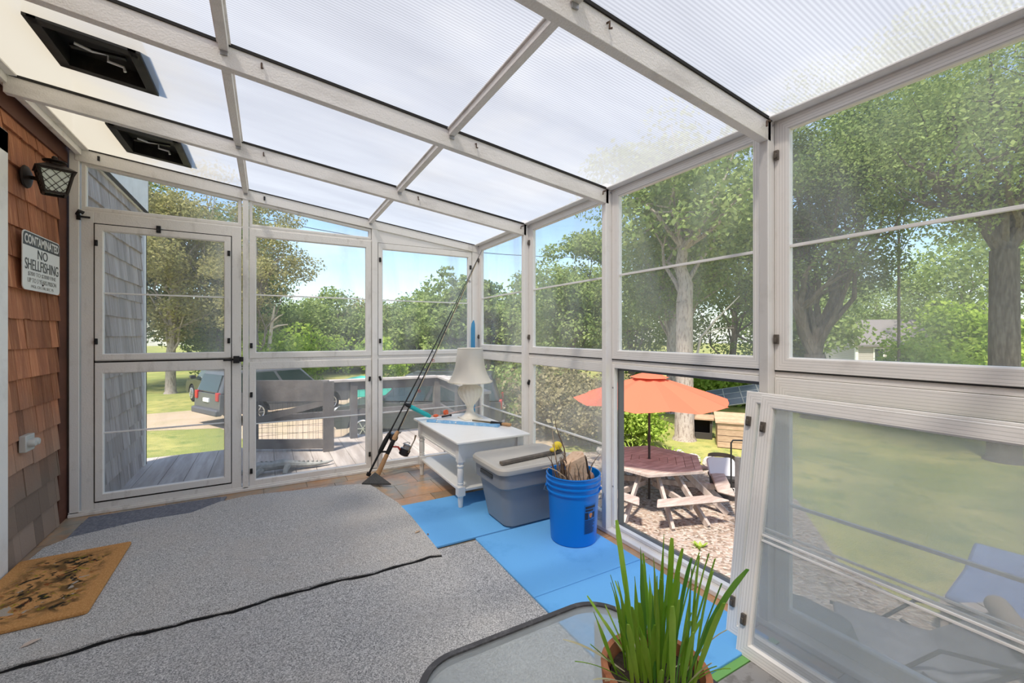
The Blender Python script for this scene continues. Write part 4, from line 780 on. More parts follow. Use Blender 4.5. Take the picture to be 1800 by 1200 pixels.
# ---- cork-handled rod butt on table
t = thing('ice_fishing_rod', 'short rod with a cork handle lying behind the blue packet', 'fishing rod', (1.6, 3.15, TZ))
cork = mat('cork', (0.55, 0.33, 0.17), 0.8, noise=(60, (0.38, 0.21, 0.10), 0.5, 0.75, (1, 1, 1)))
A = Vector((1.50, 3.31, TZ + 0.012)); B = Vector((1.685, 2.98, TZ + 0.014)); m_ = MB(); m_.tube([A, A.lerp(B, 0.55)], [0.006, 0.008], 8); m_.build('blank', mat('dark_olive_blank', (0.16, 0.13, 0.08), 0.5), t)
m_ = MB(); m_.tube([A.lerp(B, 0.5), A.lerp(B, 0.78)], 0.0135, 10); m_.build('reel_seat', black, t)
m_ = MB(); m_.tube([A.lerp(B, 0.78), A.lerp(B, 0.86), A.lerp(B, 0.97), B], [0.010, 0.014, 0.013, 0.011], 10); m_.build('cork_grip', cork, t)

# ---- fishing rods leaning in the corner
def rod(nm, label, base, tip, handle):
    t = thing('fishing_rod', label, 'fishing rod', base); A = Vector(base); B = Vector(tip)
    def P(s, sag=0.0): p = A.lerp(B, s); p.z -= sag * math.sin(PI * s); return p
    handle(t, P, A, B); return t
blk_rod = mat('rod_black', (0.02, 0.02, 0.022), 0.35); redm = mat('rod_red', (0.5, 0.05, 0.04), 0.35, 0.3); cream = mat('rod_cream', (0.62, 0.50, 0.32), 0.4)
L1 = (Vector((1.79, 3.80, 1.985)) - Vector((0.745, 3.80, 0.02))).length
def h1(t, P0_, A, B):
    P = lambda s, sag=0.0: P0_(s * 0.6 if s <= 0.345 else (0.207 + (s - 0.345) * 0.793 / 0.655), sag)
    m_ = MB(); m_.tube([P(0.0), P(0.02), P(0.022), P(0.18)], [0.018, 0.020, 0.009, 0.009], 10); m_.build('lower_grip', black, t)
    m_ = MB(); m_.tube([P(0.15), P(0.17), P(0.24), P(0.29)], [0.011, 0.019, 0.021, 0.014], 12); m_.build('fore_grip', black, t)
    m_ = MB(); m_.tube([P(0.28), P(0.32), P(0.60, .02), P(1)], [0.012, 0.0075, 0.005, 0.0022], 8); m_.build('blank', blk_rod, t)
    r = P(0.27) + Vector((0.045, 0, -0.015)); m_ = MB(); m_.tube([r + Vector((0, -0.03, 0)), r + Vector((0, 0.03, 0))], 0.036, 18); m_.tube([r + Vector((0, -0.036, 0)), r + Vector((0, -0.03, 0))], [0.02, 0.03], 14); m_.build('reel', mat('reel_dark', (0.05, 0.05, 0.055), 0.3, 0.7), t)
    m_ = MB(); m_.tube([r + Vector((0, -0.036, 0)), r + Vector((0, -0.05, 0)), r + Vector((0.03, -0.055, 0.035)), r + Vector((0.045, -0.055, 0.05))], 0.005, 6); m_.ball(r + Vector((0.045, -0.055, 0.05)), 0.012); m_.build('crank', steel, t)
    m_ = MB(); m_.tube([P(0.16), P(0.16) + Vector((0.06, 0, -0.004))], 0.008, 8); m_.build('trigger', black, t)
    for s in (0.42, 0.52, 0.62, 0.72, 0.81, 0.9):
        g = MB(); c = P(s, 0.01) + Vector((0.012, -0.004, -0.008)); g.tube([P(s, .01) + Vector((0, 0, 0.008)), c], 0.0022, 6); rr = 0.011 * (1.1 - s * 0.5)
        g.tube([c + Vector((rr * math.cos(a), 0, rr * math.sin(a))) for a in np.linspace(0, 2 * PI, 11)], 0.0016, 5); g.build('line_guide', black, t)
rod('r', 'all-black baitcasting rod leaning into the corner, butt nearest the door', (0.745, 3.795, 0.02), (1.79, 3.80, 1.985), h1)
def h2(t, P0_, A, B):
    P = lambda s, sag=0.0: P0_(s * 0.6 if s <= 0.345 else (0.207 + (s - 0.345) * 0.793 / 0.655), sag)
    m_ = MB(); m_.tube([P(-0.004), P(0.012)], [0.016, 0.020], 12); m_.build('butt_cap', black, t)
    m_ = MB(); m_.tube([P(0.012), P(0.03), P(0.14), P(0.155)], [0.021, 0.022, 0.018, 0.015], 14); m_.build('cork_grip', cork, t)
    m_ = MB(); m_.tube([P(0.15), P(0.17), P(0.24), P(0.25)], [0.018, 0.019, 0.019, 0.015], 14); m_.build('reel_seat', black, t)
    m_ = MB(); m_.tube([P(0.245), P(0.26), P(0.295), P(0.305)], [0.019, 0.021, 0.016, 0.010], 14); m_.build('fore_grip', cork, t)
    m_ = MB(); m_.tube([P(0.30), P(0.36), P(0.60, .015), P(1)], [0.0085, 0.0065, 0.0045, 0.002], 8); m_.build('blank', blk_rod, t)
    m_ = MB(); m_.tube([P(0.34) + Vector((0.008, -0.003, -0.003)), P(0.60, .015) + Vector((0.010, -0.003, -0.002)), P(0.95) + Vector((0.004, -0.003, 0))], 0.0024, 6); m_.build('line', cream, t)
    f = P(0.20); r = f + Vector((0.125, -0.02, -0.035))
    m_ = MB(); m_.tube([f + Vector((0.015, 0, -0.005)), f + Vector((0.06, -0.01, -0.01)), r + Vector((-0.025, 0, -0.035)), r + Vector((-0.01, 0, -0.03))], [0.007, 0.008, 0.012, 0.016], 8); m_.build('reel_stem', redm, t)
    ax = (P(0.3) - P(0.1)).normalized()
    m_ = MB(); m_.tube([r - ax * 0.06, r - ax * 0.052, r - ax * 0.005, r], [0.025, 0.042, 0.047, 0.040], 16); m_.build('reel_body', mat('reel_dark', (0, 0, 0)), t)
    m_ = MB(); m_.tube([r, r + ax * 0.008, r + ax * 0.03, r + ax * 0.038, r + ax * 0.042], [0.045, 0.033, 0.033, 0.042, 0.014], 18); m_.build('spool', steel, t)
    m_ = MB(); pts = [r + Vector((0.035 * math.cos(a) + 0.0, -0.035 * math.sin(a), 0.02 * math.sin(a) + 0.045)) for a in np.linspace(-0.5, 2.6, 9)]; m_.tube(pts, 0.003, 6); m_.build('bail', steel, t)
    m_ = MB(); m_.tube([r - ax * 0.02, r - ax * 0.02 + Vector((0.02, -0.05, 0.0)), r + Vector((0.04, -0.06, 0.05)), r + Vector((0.06, -0.06, 0.085))], 0.005, 6); m_.tube([r + Vector((0.06, -0.06, 0.085)), r + Vector((0.07, -0.06, 0.125))], [0.006, 0.009], 8); m_.build('crank', mat('crank_tan', (0.30, 0.24, 0.17), 0.5), t)
    for s in (0.47, 0.58, 0.68, 0.78, 0.88):
        g = MB(); c = P(s, 0.01) + Vector((0.016, -0.004, -0.010)); g.tube([P(s, .01) + Vector((0, 0, 0.01)), c], 0.0026, 6); rr = 0.014 * (1.1 - s * 0.5)
        g.tube([c + Vector((rr * math.cos(a), 0, rr * math.sin(a))) for a in np.linspace(0, 2 * PI, 11)], 0.002, 5); g.build('line_guide', redm if s < 0.6 else blk_rod, t)
rod('r', 'cork-handled spinning rod with a red and black reel leaning into the corner', (0.805, 3.735, 0.02), (1.79, 3.735, 2.03), h2)

# ---- storage tote
t = thing('storage_tote', 'grey plastic storage tote with a beige-grey lid in front of the side table', 'storage tote', (1.5, 2.5, 0.018))
tb = mat('tote_blue_grey', (0.26, 0.275, 0.30), 0.45, spec=0.4); tlid = mat('tote_lid', (0.52, 0.49, 0.44), 0.5)
def rbox(m_, x0, y0, x1, y1, r, z, n=6): m_.v += [(p[0], p[1], z) for p in rrect(x0, y0, x1, y1, r, n)]
def loft(m_, secs, n=6, capb=True, capt=True):
    o0 = len(m_.v); k = 4 * (n + 1)
    for (x0, y0, x1, y1, r, z) in secs: rbox(m_, x0, y0, x1, y1, r, z, n)
    for i in range(len(secs) - 1):
        for j in range(k): a = o0 + i * k + j; b = o0 + i * k + (j + 1) % k; m_.f.append((a, b, b + k, a + k))
    if capb: m_.f.append(tuple(range(o0 + k - 1, o0 - 1, -1)))
    if capt: q = o0 + (len(secs) - 1) * k; m_.f.append(tuple(range(q, q + k)))
    return m_
X0, Y0, X1, Y1 = 1.20, 2.245, 1.79, 2.705; z0 = 0.018
m_ = MB(); i_ = lambda d, r, z: (X0 + d, Y0 + d * 0.9, X1 - d, Y1 - d * 0.9, r, z)
loft(m_, [i_(0.10, 0.05, z0), i_(0.085, 0.06, z0 + 0.012), i_(0.045, 0.06, 0.27), i_(0.040, 0.06, 0.275), i_(0.024, 0.06, 0.285), i_(0.02, 0.06, 0.375), i_(0.02, 0.06, 0.39)])
m_.build('body', tb, t, ang=30)
m_ = MB(); m_.tube([(X0 + 0.028, 2.40, 0.335), (X0 + 0.016, 2.40, 0.335)], 0.012, 10); m_.box((X0 + 0.014, 2.39, 0.322), (X0 + 0.03, 2.56, 0.348)); m_.build('handle_slot', mat('tote_shadow', (0.05, 0.055, 0.06), 0.6), t, bevel=0.004)
m_ = MB(); loft(m_, [i_(0.02, 0.06, 0.372), i_(0.004, 0.07, 0.374), i_(0.0, 0.075, 0.385), i_(0.0, 0.075, 0.402), i_(0.008, 0.07, 0.414), i_(0.03, 0.06, 0.416), i_(0.04, 0.055, 0.412), i_(0.10, 0.05, 0.412)]); m_.build('lid', tlid, t, ang=30)
# bar on the lid
t = thing('flat_bar', 'dark grey flat bar lying on the tote lid', 'bar', (1.5, 2.4, 0.417))
A = Vector((1.255, 2.345, 0.427)); B = Vector((1.745, 2.40, 0.427)); m_ = MB(); m_.bar(A, B, 0.036, 0.018); m_.bar(A + Vector((0, 0, 0.009)), B + Vector((0, 0, 0.009)), 0.02, 0.004)
m_.build('bar', mat('weathered_bar', (0.12, 0.105, 0.09), 0.7, noise=(20, (0.2, 0.17, 0.14), 0.5, 0.7, (1, 1, 1))), t, bevel=0.004)
# yellow float
t = thing('squeeze_toy', 'small yellow rubber toy resting on the bar end over the tote', 'toy', (1.70, 2.39, 0.44))
yl = mat('yellow_rubber', (0.90, 0.68, 0.05), 0.4); m_ = MB(); m_.ball((1.71, 2.385, 0.470), (0.036, 0.026, 0.028)); m_.build('body', yl, t); m_ = MB(); m_.ball((1.665, 2.37, 0.452), (0.026, 0.02, 0.014)); m_.build('tail', yl, t)

# ---- bucket
BX, BY, BZ = 1.583, 2.045, 0.016
t = thing('bucket', 'bright blue plastic bucket full of kindling on the foam mat', 'bucket', (BX, BY, BZ))
bb = mat('bucket_blue', (0.0, 0.19, 0.66), 0.32, spec=0.5)
pr = [(0.128, 0.0), (0.133, 0.004), (0.135, 0.02), (0.149, 0.285), (0.149, 0.288), (0.157, 0.290), (0.158, 0.297), (0.151, 0.301), (0.152, 0.322), (0.160, 0.325), (0.161, 0.332), (0.153, 0.336), (0.154, 0.352), (0.162, 0.355), (0.163, 0.362), (0.156, 0.366), (0.157, 0.383), (0.162, 0.386), (0.160, 0.391), (0.153, 0.390), (0.151, 0.36), (0.134, 0.03), (0.001, 0.02)]
m_ = MB(); m_.lathe(pr, (BX, BY, BZ), 64); m_.build('pail', bb, t, ang=40)
def cyl_pt(a, z, out=0.0): r = 0.135 + 0.014 * (z - 0.02) / 0.265 + out; return Vector((BX + r * math.cos(a), BY + r * math.sin(a), BZ + z))
m_ = MB(); ha = R(-42); e = [cyl_pt(ha, 0.30, 0.018), cyl_pt(R(-40), 0.275, 0.03), cyl_pt(R(-22), 0.225, 0.035), cyl_pt(R(5), 0.185, 0.04), cyl_pt(R(40), 0.17, 0.04), cyl_pt(R(90), 0.20, 0.04), cyl_pt(R(135), 0.27, 0.03), cyl_pt(R(138), 0.30, 0.018)]
m_.tube(e, 0.0022, 6); m_.build('handle', steel, t)
for aa in (ha, R(138)): m_ = MB(); p0 = cyl_pt(aa, 0.305, 0.006); m_.ball(p0, 0.012); m_.build('ear', bb, t)
# warning label: dark ink on the pail wall
ink = mat('label_ink', (0.01, 0.02, 0.05), 0.5); inkb = mat('label_blue', (0.0, 0.14, 0.50), 0.4); lo_org = mat('label_orange', (0.62, 0.22, 0.09), 0.5)
AC = R(-86)
def patch(a0, a1, z0_, z1_, out, nm, mt):
    q = MB(); n = 6
    for k in range(n + 1):
        a = AC + a0 + (a1 - a0) * k / n; q.v += [tuple(cyl_pt(a, z0_, out)), tuple(cyl_pt(a, z1_, out))]
    for k in range(n): q.f.append((2 * k, 2 * k + 2, 2 * k + 3, 2 * k + 1))
    return q
lab = patch(R(-17), R(17), 0.075, 0.245, 0.0008, 'label', inkb).build('label', inkb, t)
q = MB()
random.seed(3)
for k in range(13):
    z_ = 0.080 + k * 0.006; p_ = patch(R(-15), R(13 + random.uniform(-5, 2)), z_, z_ + 0.0032, 0.0016, '', ink); q.add(p_.v, p_.f)
for (a0, a1, za, zb) in ((-14, 14, 0.222, 0.236), (-14, 8, 0.206, 0.217), (-15, -6, 0.160, 0.200), (6, 13, 0.165, 0.198), (-4, 4, 0.163, 0.168)): p_ = patch(R(a0), R(a1), za, zb, 0.0016, '', ink); q.add(p_.v, p_.f)
q.build('label_print', ink, lab)
q = MB()
for k in range(14):
    a = 2 * PI * k / 14; c = cyl_pt(AC + R(0.5) + 0.075 * math.cos(a) * (1 + 0.25 * math.sin(3 * a)), 0.182 + 0.014 * math.sin(a), 0.0022); q.v.append(tuple(c))
q.f.append(tuple(range(14))); q.build('label_figure', lo_org, lab)
# ---- kindling: each stick, log and offcut is a thing
bark = mat('twig_bark', (0.17, 0.12, 0.085), 0.9, noise=(30, (0.32, 0.24, 0.18), 0.45, 0.7, (1, 1, 1))); palew = mat('pale_twig', (0.55, 0.40, 0.27), 0.85)
random.seed(11)
def twig(pts, r0, label, m, grp=None, side=None):
    A = Vector(pts[0]); t = MB(); n = len(pts); t.tube(pts, [1.25 * r0 * (1 - 0.75 * i / (n - 1)) for i in range(n)], 6)
    if side: t.tube(side, [r0 * 0.55, r0 * 0.4, r0 * 0.2][:len(side)], 5)
    return tag(recentre(t.build('twig', m), A), label, 'twig', grp)
def BP(x, y, z): return (BX + x, BY + y, BZ + z)
twig([BP(-0.06, 0.03, 0.10), BP(-0.075, 0.02, 0.36), BP(-0.105, 0.03, 0.47), BP(-0.118, 0.035, 0.58), BP(-0.128, 0.04, 0.66)], 0.0045, 'tallest pale twig rising on the left of the bucket', palew)
twig([BP(0.0, 0.04, 0.10), BP(-0.02, 0.04, 0.40), BP(-0.03, 0.05, 0.52), BP(-0.06, 0.06, 0.60), BP(-0.085, 0.06, 0.66), BP(-0.088, 0.06, 0.70)], 0.005, 'dark crooked twig rising highest behind the yellow toy', bark, side=[BP(-0.028, 0.05, 0.47), BP(-0.05, 0.05, 0.50), BP(-0.065, 0.05, 0.53)])
twig([BP(0.02, -0.06, 0.12), BP(0.05, -0.07, 0.36), BP(0.09, -0.06, 0.43), BP(0.135, -0.05, 0.465), BP(0.165, -0.05, 0.485)], 0.004, 'thin twig arching up to the right over the bucket rim', bark)
twig([BP(0.06, 0.03, 0.2), BP(0.08, 0.02, 0.43), BP(0.13, 0.03, 0.455), BP(0.17, 0.035, 0.45)], 0.002, 'hair-thin twig pointing right above the split log', bark)
twig([BP(-0.05, -0.03, 0.15), BP(-0.10, -0.05, 0.39), BP(-0.15, -0.04, 0.43), BP(-0.20, -0.03, 0.455), BP(-0.235, -0.02, 0.45)], 0.0042, 'pale twig hanging out left over the tote side', palew)
twig([BP(0.02, 0.02, 0.2), BP(-0.03, 0.01, 0.44), BP(-0.07, 0.0, 0.475), BP(-0.11, 0.0, 0.465), BP(-0.125, 0.0, 0.43)], 0.0045, 'grey hooked twig curling down at the left of the bucket', bark)
twig([BP(0.0, -0.02, 0.2), BP(-0.07, -0.01, 0.50), BP(-0.11, 0.0, 0.56)], 0.0032, 'straight brown twig slanting left between the two tall ones', bark)
for k in range(34):
    a = random.uniform(1.6, 4.6); rr = random.uniform(0.03, 0.125); x, y = rr * math.cos(a) - 0.02, rr * math.sin(a)
    h_ = random.uniform(0.40, 0.50); dx, dy = random.uniform(-0.05, 0.03), random.uniform(-0.03, 0.03)
    twig([BP(x * 0.75 + 0.03, y * 0.75, 0.16), BP(x + 0.02, y, 0.3), BP(x + dx * 0.5, y + dy * 0.5, h_ - 0.04), BP(x + dx, y + dy, h_)], random.uniform(0.0028, 0.0055), ['short brown twig in the middle of the kindling bundle', 'short brown twig in the front of the kindling bundle', 'short brown twig in the back of the kindling bundle'][0 if abs(y) < 0.035 else (1 if y < 0 else 2)], bark, ['short twigs in the middle of the bucket bundle', 'short twigs at the front of the bucket bundle', 'short twigs at the back of the bucket bundle'][0 if abs(y) < 0.035 else (1 if y < 0 else 2)])
split = mat('split_wood', (0.84, 0.60, 0.42), 0.85, noise=(22, (0.58, 0.32, 0.17), 0.52, 0.70, (1, 1, 0.5)), bump=(40, 0.6)); barkd = mat('log_bark', (0.09, 0.06, 0.045), 0.95, bump=(30, 0.8))
t = thing('split_log', 'chunky split log with a pale tan face sticking out of the bucket', 'log', BP(0.02, 0, 0.2))
Mr = Matrix.Translation(BP(0.025, -0.01, 0.345)) @ Matrix.Rotation(R(-14), 4, 'Y') @ Matrix.Rotation(R(-18), 4, 'Z')
pl = [(-0.062, -0.03), (0.055, -0.045), (0.07, 0.02), (0.02, 0.055), (-0.05, 0.045)]
m_ = MB(); n_ = 9; o0 = 0
for i in range(n_):
    z_ = -0.15 + 0.30 * i / (n_ - 1)
    for (a, b) in pl: m_.v.append(tuple(Mr @ Vector((a * (1 + 0.06 * random.uniform(-1, 1)), b * (1 + 0.08 * random.uniform(-1, 1)), z_ - (0.03 if (i == n_ - 1 and a < 0) else 0)))))
for i in range(n_ - 1):
    for j in range(5): a = i * 5 + j; b = i * 5 + (j + 1) % 5; m_.f.append((a, b, b + 5, a + 5))
m_.f += [tuple(range(4, -1, -1)), tuple(range((n_ - 1) * 5, n_ * 5))]
m_.build('wood', split, t, smooth=False)
m_ = MB(); m_.add([Mr @ Vector(p) for p in ((0.057, -0.046, -0.14), (0.074, 0.02, -0.14), (0.074, 0.02, 0.12), (0.057, -0.046, 0.13), (0.066, -0.048, -0.14), (0.083, 0.02, -0.14), (0.082, 0.02, 0.12), (0.066, -0.048, 0.13))], [(0,3,2,1),(4,5,6,7),(0,1,5,4),(1,2,6,5),(2,3,7,6),(3,0,4,7)]); m_.build('bark', barkd, t, smooth=False)
t = thing('wood_offcut', 'rounded pinkish offcut beside the split log in the bucket', 'wood offcut', BP(0.09, -0.04, 0.36)); m_ = MB(); m_.ball(BP(0.092, -0.045, 0.352), (0.026, 0.024, 0.036)); m_.build('offcut', mat('pink_wood', (0.66, 0.38, 0.26), 0.8, noise=(20, (0.5, 0.25, 0.15), 0.4, 0.7, (1, 1, 1))), t)
t = thing('marker_stick', 'short dark stick with a pale edge against the right inside of the bucket', 'stick', BP(0.12, 0.0, 0.3)); m_ = MB(); m_.bar(BP(0.105, -0.01, 0.26), BP(0.128, -0.01, 0.395), 0.008, 0.008); m_.build('stick', black, t); m_ = MB(); m_.bar(BP(0.103, -0.015, 0.28), BP(0.124, -0.015, 0.397), 0.003, 0.008); m_.build('edge', wp, t)

# ---- litter
leafm = mat('dry_leaf', (0.55, 0.40, 0.27), 0.8)
def dead_leaf(x, y, z, s, a, label, m=leafm):
    q = MB(); pts = [(-1, 0, 0), (-0.5, 0.35, 0.15), (0.2, 0.42, 0.2), (1, 0.05, 0.1), (0.3, -0.4, 0.22), (-0.4, -0.32, 0.1), (0, 0, 0.02)]
    Mx = Matrix.Rotation(a, 4, 'Z'); v = [Mx @ (Vector(p) * s) for p in pts]; v2 = [p + Vector((0, 0, 0.001)) for p in v]
    f = [(i, (i + 1) % 6, 6) for i in range(6)]; q.add([Vector((x, y, z + 0.0005)) + p for p in v + v2], f + [(c + 7, b + 7, a_ + 7) for a_, b, c in f] + [(i, (i + 1) % 6, (i + 1) % 6 + 7, i + 7) for i in range(6)])
    tag(recentre(q.build('dead_leaf', m), (x, y, z)), label, 'leaf')
dead_leaf(0.795, 2.56, 0.020, 0.020, 0.3, 'curled tan leaf at the carpet edge beside the blue mat')
dead_leaf(-0.80, 2.38, 0.019, 0.030, 0.5, 'pale dry leaf on the carpet below the doormat', mat('pale_leaf', (0.62, 0.50, 0.42), 0.8))
dead_leaf(0.84, 2.50, 0.019, 0.012, 1.4, 'tiny dark leaf curl beside the blue mat edge', bark)
for i, (x, y) in enumerate(((1.83, 1.75), (1.845, 1.52), (1.85, 1.38), (1.835, 1.20))): dead_leaf(x + 0.05, y, 0.034, 0.011 + 0.003 * (i % 2), i * 1.3, ['orange-brown leaf scrap on the sill nearest the bucket', 'rust leaf scrap on the sill behind the tallest grass blade', 'second rust leaf scrap further along the sill behind the grass', 'brown leaf scrap on the sill nearest the leaning sashes'][i], mat('rust_leaf', (0.45, 0.20, 0.08), 0.8))

# ---- glass patio table
GX0, GX1, GY0, GY1, GZ = 0.275, 0.868, 0.30, 0.985, 0.45
t = thing('glass_table', 'low glass-topped patio table with a dark rim at the bottom of the view', 'patio table', (0.57, 0.64, 0.008))
rim_m = mat('table_rim', (0.075, 0.07, 0.07), 0.45, 0.3, noise=(40, (0.16, 0.15, 0.15), 0.5, 0.7, (1, 1, 1)))
rp_ = rrect(GX0, GY0, GX1, GY1, 0.115, 10); m_ = MB()
k = len(rp_); cx, cy = (GX0 + GX1) / 2, (GY0 + GY1) / 2
ins = rrect(GX0 + 0.016, GY0 + 0.016, GX1 - 0.016, GY1 - 0.016, 0.10, 10)
m_.v = [(x, y, GZ - 0.022) for x, y in rp_] + [(x, y, GZ) for x, y in rp_] + [(x, y, GZ + 0.001) for x, y in ins] + [(x, y, GZ - 0.022) for x, y in ins]
for r0 in range(4):
    for j in range(k): a = r0 * k + j; b = r0 * k + (j + 1) % k; c_ = ((r0 + 1) % 4) * k; m_.f.append((a, b, c_ + (j + 1) % k, c_ + j))
m_.build('rim', rim_m, t, ang=40)
gt = glass('frosted_table_glass', 0.40, tint=(0.92, 0.95, 0.95), hazecol=(0.72, 0.76, 0.77), scale=2.5, var=0.25)
m_ = MB(); m_.prism([(x, y) for x, y in ins], 2, GZ - 0.008, GZ - 0.004); m_.build('glass_top', gt, t, smooth=False)
lm = mat('white_tube', (0.78, 0.77, 0.74), 0.45)
for (x, y, dx, dy) in ((GX1 - 0.075, GY1 - 0.075, 0.02, 0.02), (GX0 + 0.075, GY1 - 0.075, -0.02, 0.02), (GX1 - 0.075, GY0 + 0.075, 0.02, -0.02), (GX0 + 0.075, GY0 + 0.075, -0.02, -0.02)):
    m_ = MB(); m_.tube([(x + dx, y + dy, 0.008), (x, y, 0.2), (x, y, GZ - 0.022)], 0.013, 12); m_.build('leg', lm, t)
m_ = MB(); m_.tube([(GX0 + 0.075, GY0 + 0.075, 0.24), (GX1 - 0.075, GY1 - 0.075, 0.24)], 0.009, 8); m_.build('stretcher', lm, t)
m_ = MB(); m_.tube([(GX1 - 0.075, GY0 + 0.075, 0.24), (GX0 + 0.075, GY1 - 0.075, 0.24)], 0.009, 8); m_.build('stretcher', lm, t)
# ---- grass in pot
PX, PY = 0.628, 0.565
t = thing('potted_grass', 'green grass growing in a terracotta pot on the glass table', 'potted plant', (PX, PY, GZ + 0.001))
terra = mat('terracotta', (0.50, 0.19, 0.09), 0.8, noise=(10, (0.60, 0.28, 0.16), 0.45, 0.7, (1, 1, 1)))
m_ = MB(); m_.lathe([(0.062, 0), (0.066, 0.004), (0.086, 0.112), (0.096, 0.114), (0.099, 0.150), (0.096, 0.154), (0.087, 0.152), (0.084, 0.12), (0.001, 0.115)], (PX, PY, GZ + 0.001), 48); m_.build('pot', terra, t)
soil = mat('soil', (0.035, 0.025, 0.018), 1.0, bump=(60, 1.0), noise=(50, (0.10, 0.07, 0.05), 0.45, 0.7, (1, 1, 1))); m_ = MB(); m_.lathe([(0.084, 0.12), (0.080, 0.132), (0.05, 0.137), (0.001, 0.136)], (PX, PY, GZ + 0.001), 32); m_.build('soil', soil, t)
def blade_mat(nm, c1, c2):
    m = mat(nm, c1, 0.5, noise=(18, c2, 0.4, 0.7, (1, 1, 0.3))); tt = m.node_tree; b = tt.nodes['Principled BSDF']; o_ = tt.nodes['Material Output']
    tl = N(tt, 'ShaderNodeBsdfTranslucent'); tl.inputs[0].default_value = (c2[0], c2[1] * 1.2, c2[2], 1); x = N(tt, 'ShaderNodeMixShader'); x.inputs[0].default_value = 0.3; tt.links.new(b.outputs[0], x.inputs[1]); tt.links.new(tl.outputs[0], x.inputs[2]); tt.links.new(x.outputs[0], o_.inputs[0]); return m
bg1 = blade_mat('grass_blade', (0.24, 0.46, 0.04), (0.46, 0.64, 0.10)); bg2 = blade_mat('grass_blade_dark', (0.10, 0.30, 0.05), (0.22, 0.44, 0.08)); dryb = blade_mat('dry_blade', (0.62, 0.56, 0.38), (0.75, 0.70, 0.52))
random.seed(21)
def blade(x, y, lean, az, ln, wd, m, curl=0.0, cut=True, nm='blade'):
    q = MB(); n = 8; pts = []; p = Vector((PX + x, PY + y, GZ + 0.134)); d0 = lean
    side = Vector((math.cos(az + PI / 2 + random.uniform(-0.7, 0.7)), math.sin(az + PI / 2 + random.uniform(-0.7, 0.7)), 0)); side.normalize()
    if abs(side.dot(Vector((0.87, -0.49, 0)))) < 0.5: side = (side + Vector((0.87, -0.49, 0)) * (1 if side.dot(Vector((0.87, -0.49, 0))) > 0 else -1)).normalized()
    for i in range(n + 1):
        f = i / n; th = d0 + curl * f * f; w_ = wd * (0.35 + 1.3 * f if f < 0.5 else 1.0) * (1 if (f < 0.93 or cut) else 0.2); w_ *= (0.55 if (i == n and cut) else 1)
        if not cut: w_ *= max(0.06, 1 - max(0, f - 0.6) / 0.4)
        pts.append((p.copy(), w_)); p = p + Vector((math.sin(th) * math.cos(az), math.sin(th) * math.sin(az), math.cos(th))) * (ln / n)
    fw = Vector((side.y, -side.x, 0)) * 0.0006
    for (c, w_) in pts: q.v += [tuple(c - side * w_ / 2), tuple(c + fw * 3), tuple(c + side * w_ / 2), tuple(c - fw)]
    for i in range(n):
        a = 4 * i
        for j in range(4): q.f.append((a + j, a + (j + 1) % 4, a + 4 + (j + 1) % 4, a + 4 + j))
    q.f += [(3, 2, 1, 0), (4 * n, 4 * n + 1, 4 * n + 2, 4 * n + 3)]
    q.build(nm, m, t, ang=60)
for k in range(52):
    a = random.uniform(0, 2 * PI); rr = 0.07 * math.sqrt(random.random()); x, y = rr * math.cos(a), rr * math.sin(a)
    # lean follows position in pot, mostly upright
    az = math.atan2(y, x) + random.uniform(-0.5, 0.5); ln = random.uniform(0.12, 0.245) * (0.72 if x * 0.87 - y * 0.49 < -0.02 else 1.12)
    blade(x, y, random.uniform(0.02, 0.30) * (0.4 + rr / 0.07), az, ln, random.uniform(0.007, 0.0135), bg1 if random.random() < 0.72 else bg2, random.uniform(-0.1, 0.35), random.random() < 0.5)
for k in range(26):
    a = random.uniform(0, 2 * PI); rr = 0.05; blade(rr * math.cos(a), rr * math.sin(a), random.uniform(0.5, 1.15), a, random.uniform(0.08, 0.14), random.uniform(0.004, 0.007), bg1 if k % 3 else dryb, random.uniform(0, 0.7), True)
for k in range(12):
    a = random.uniform(0, 2 * PI); rr = random.uniform(0, 0.06); blade(rr * math.cos(a), rr * math.sin(a), random.uniform(0.6, 1.4), a, random.uniform(0.05, 0.10), 0.003, dryb, 0.3, False)

# ---- leaning sashes
def lean_sash(label, loc, angle, w_, yaw, hz):
    t = thing('window_sash', label, 'window sash', loc, 0, group=None)
    t.rotation_euler = (0, 0, R(-90) + yaw)
    # lean: build in local then tilt all children through a rotated empty would add a level; tilt the mesh data instead
    s_ = len(bpy.data.objects)
    sash(t, w_, 0.985, rw=0.050, dep=0.028, muntin=[0.435, 0.455], pane=haze_strong, latches=[(0.022, 0.86, 0), (0.022, 0.13, 0)], m=rail_rib, mw=0.007, latch_m=mat('bronze_latch', (0, 0, 0)))
    T = Matrix.Rotation(-angle, 4, 'X')
    done = set()
    for ch in t.children:
        if ch.data.name in done: continue
        done.add(ch.data.name); ch.data.transform(T)
    return t
lean_sash('removed window sash leaning outermost against the right wall', (1.562, 1.012, 0.008), R(9.6), 0.86, R(-1.5), 0)
lean_sash('removed window sash leaning second, sandwiched against the right wall', (1.632, 1.100, 0.008), R(8.3), 0.86, R(-1.0), 0)
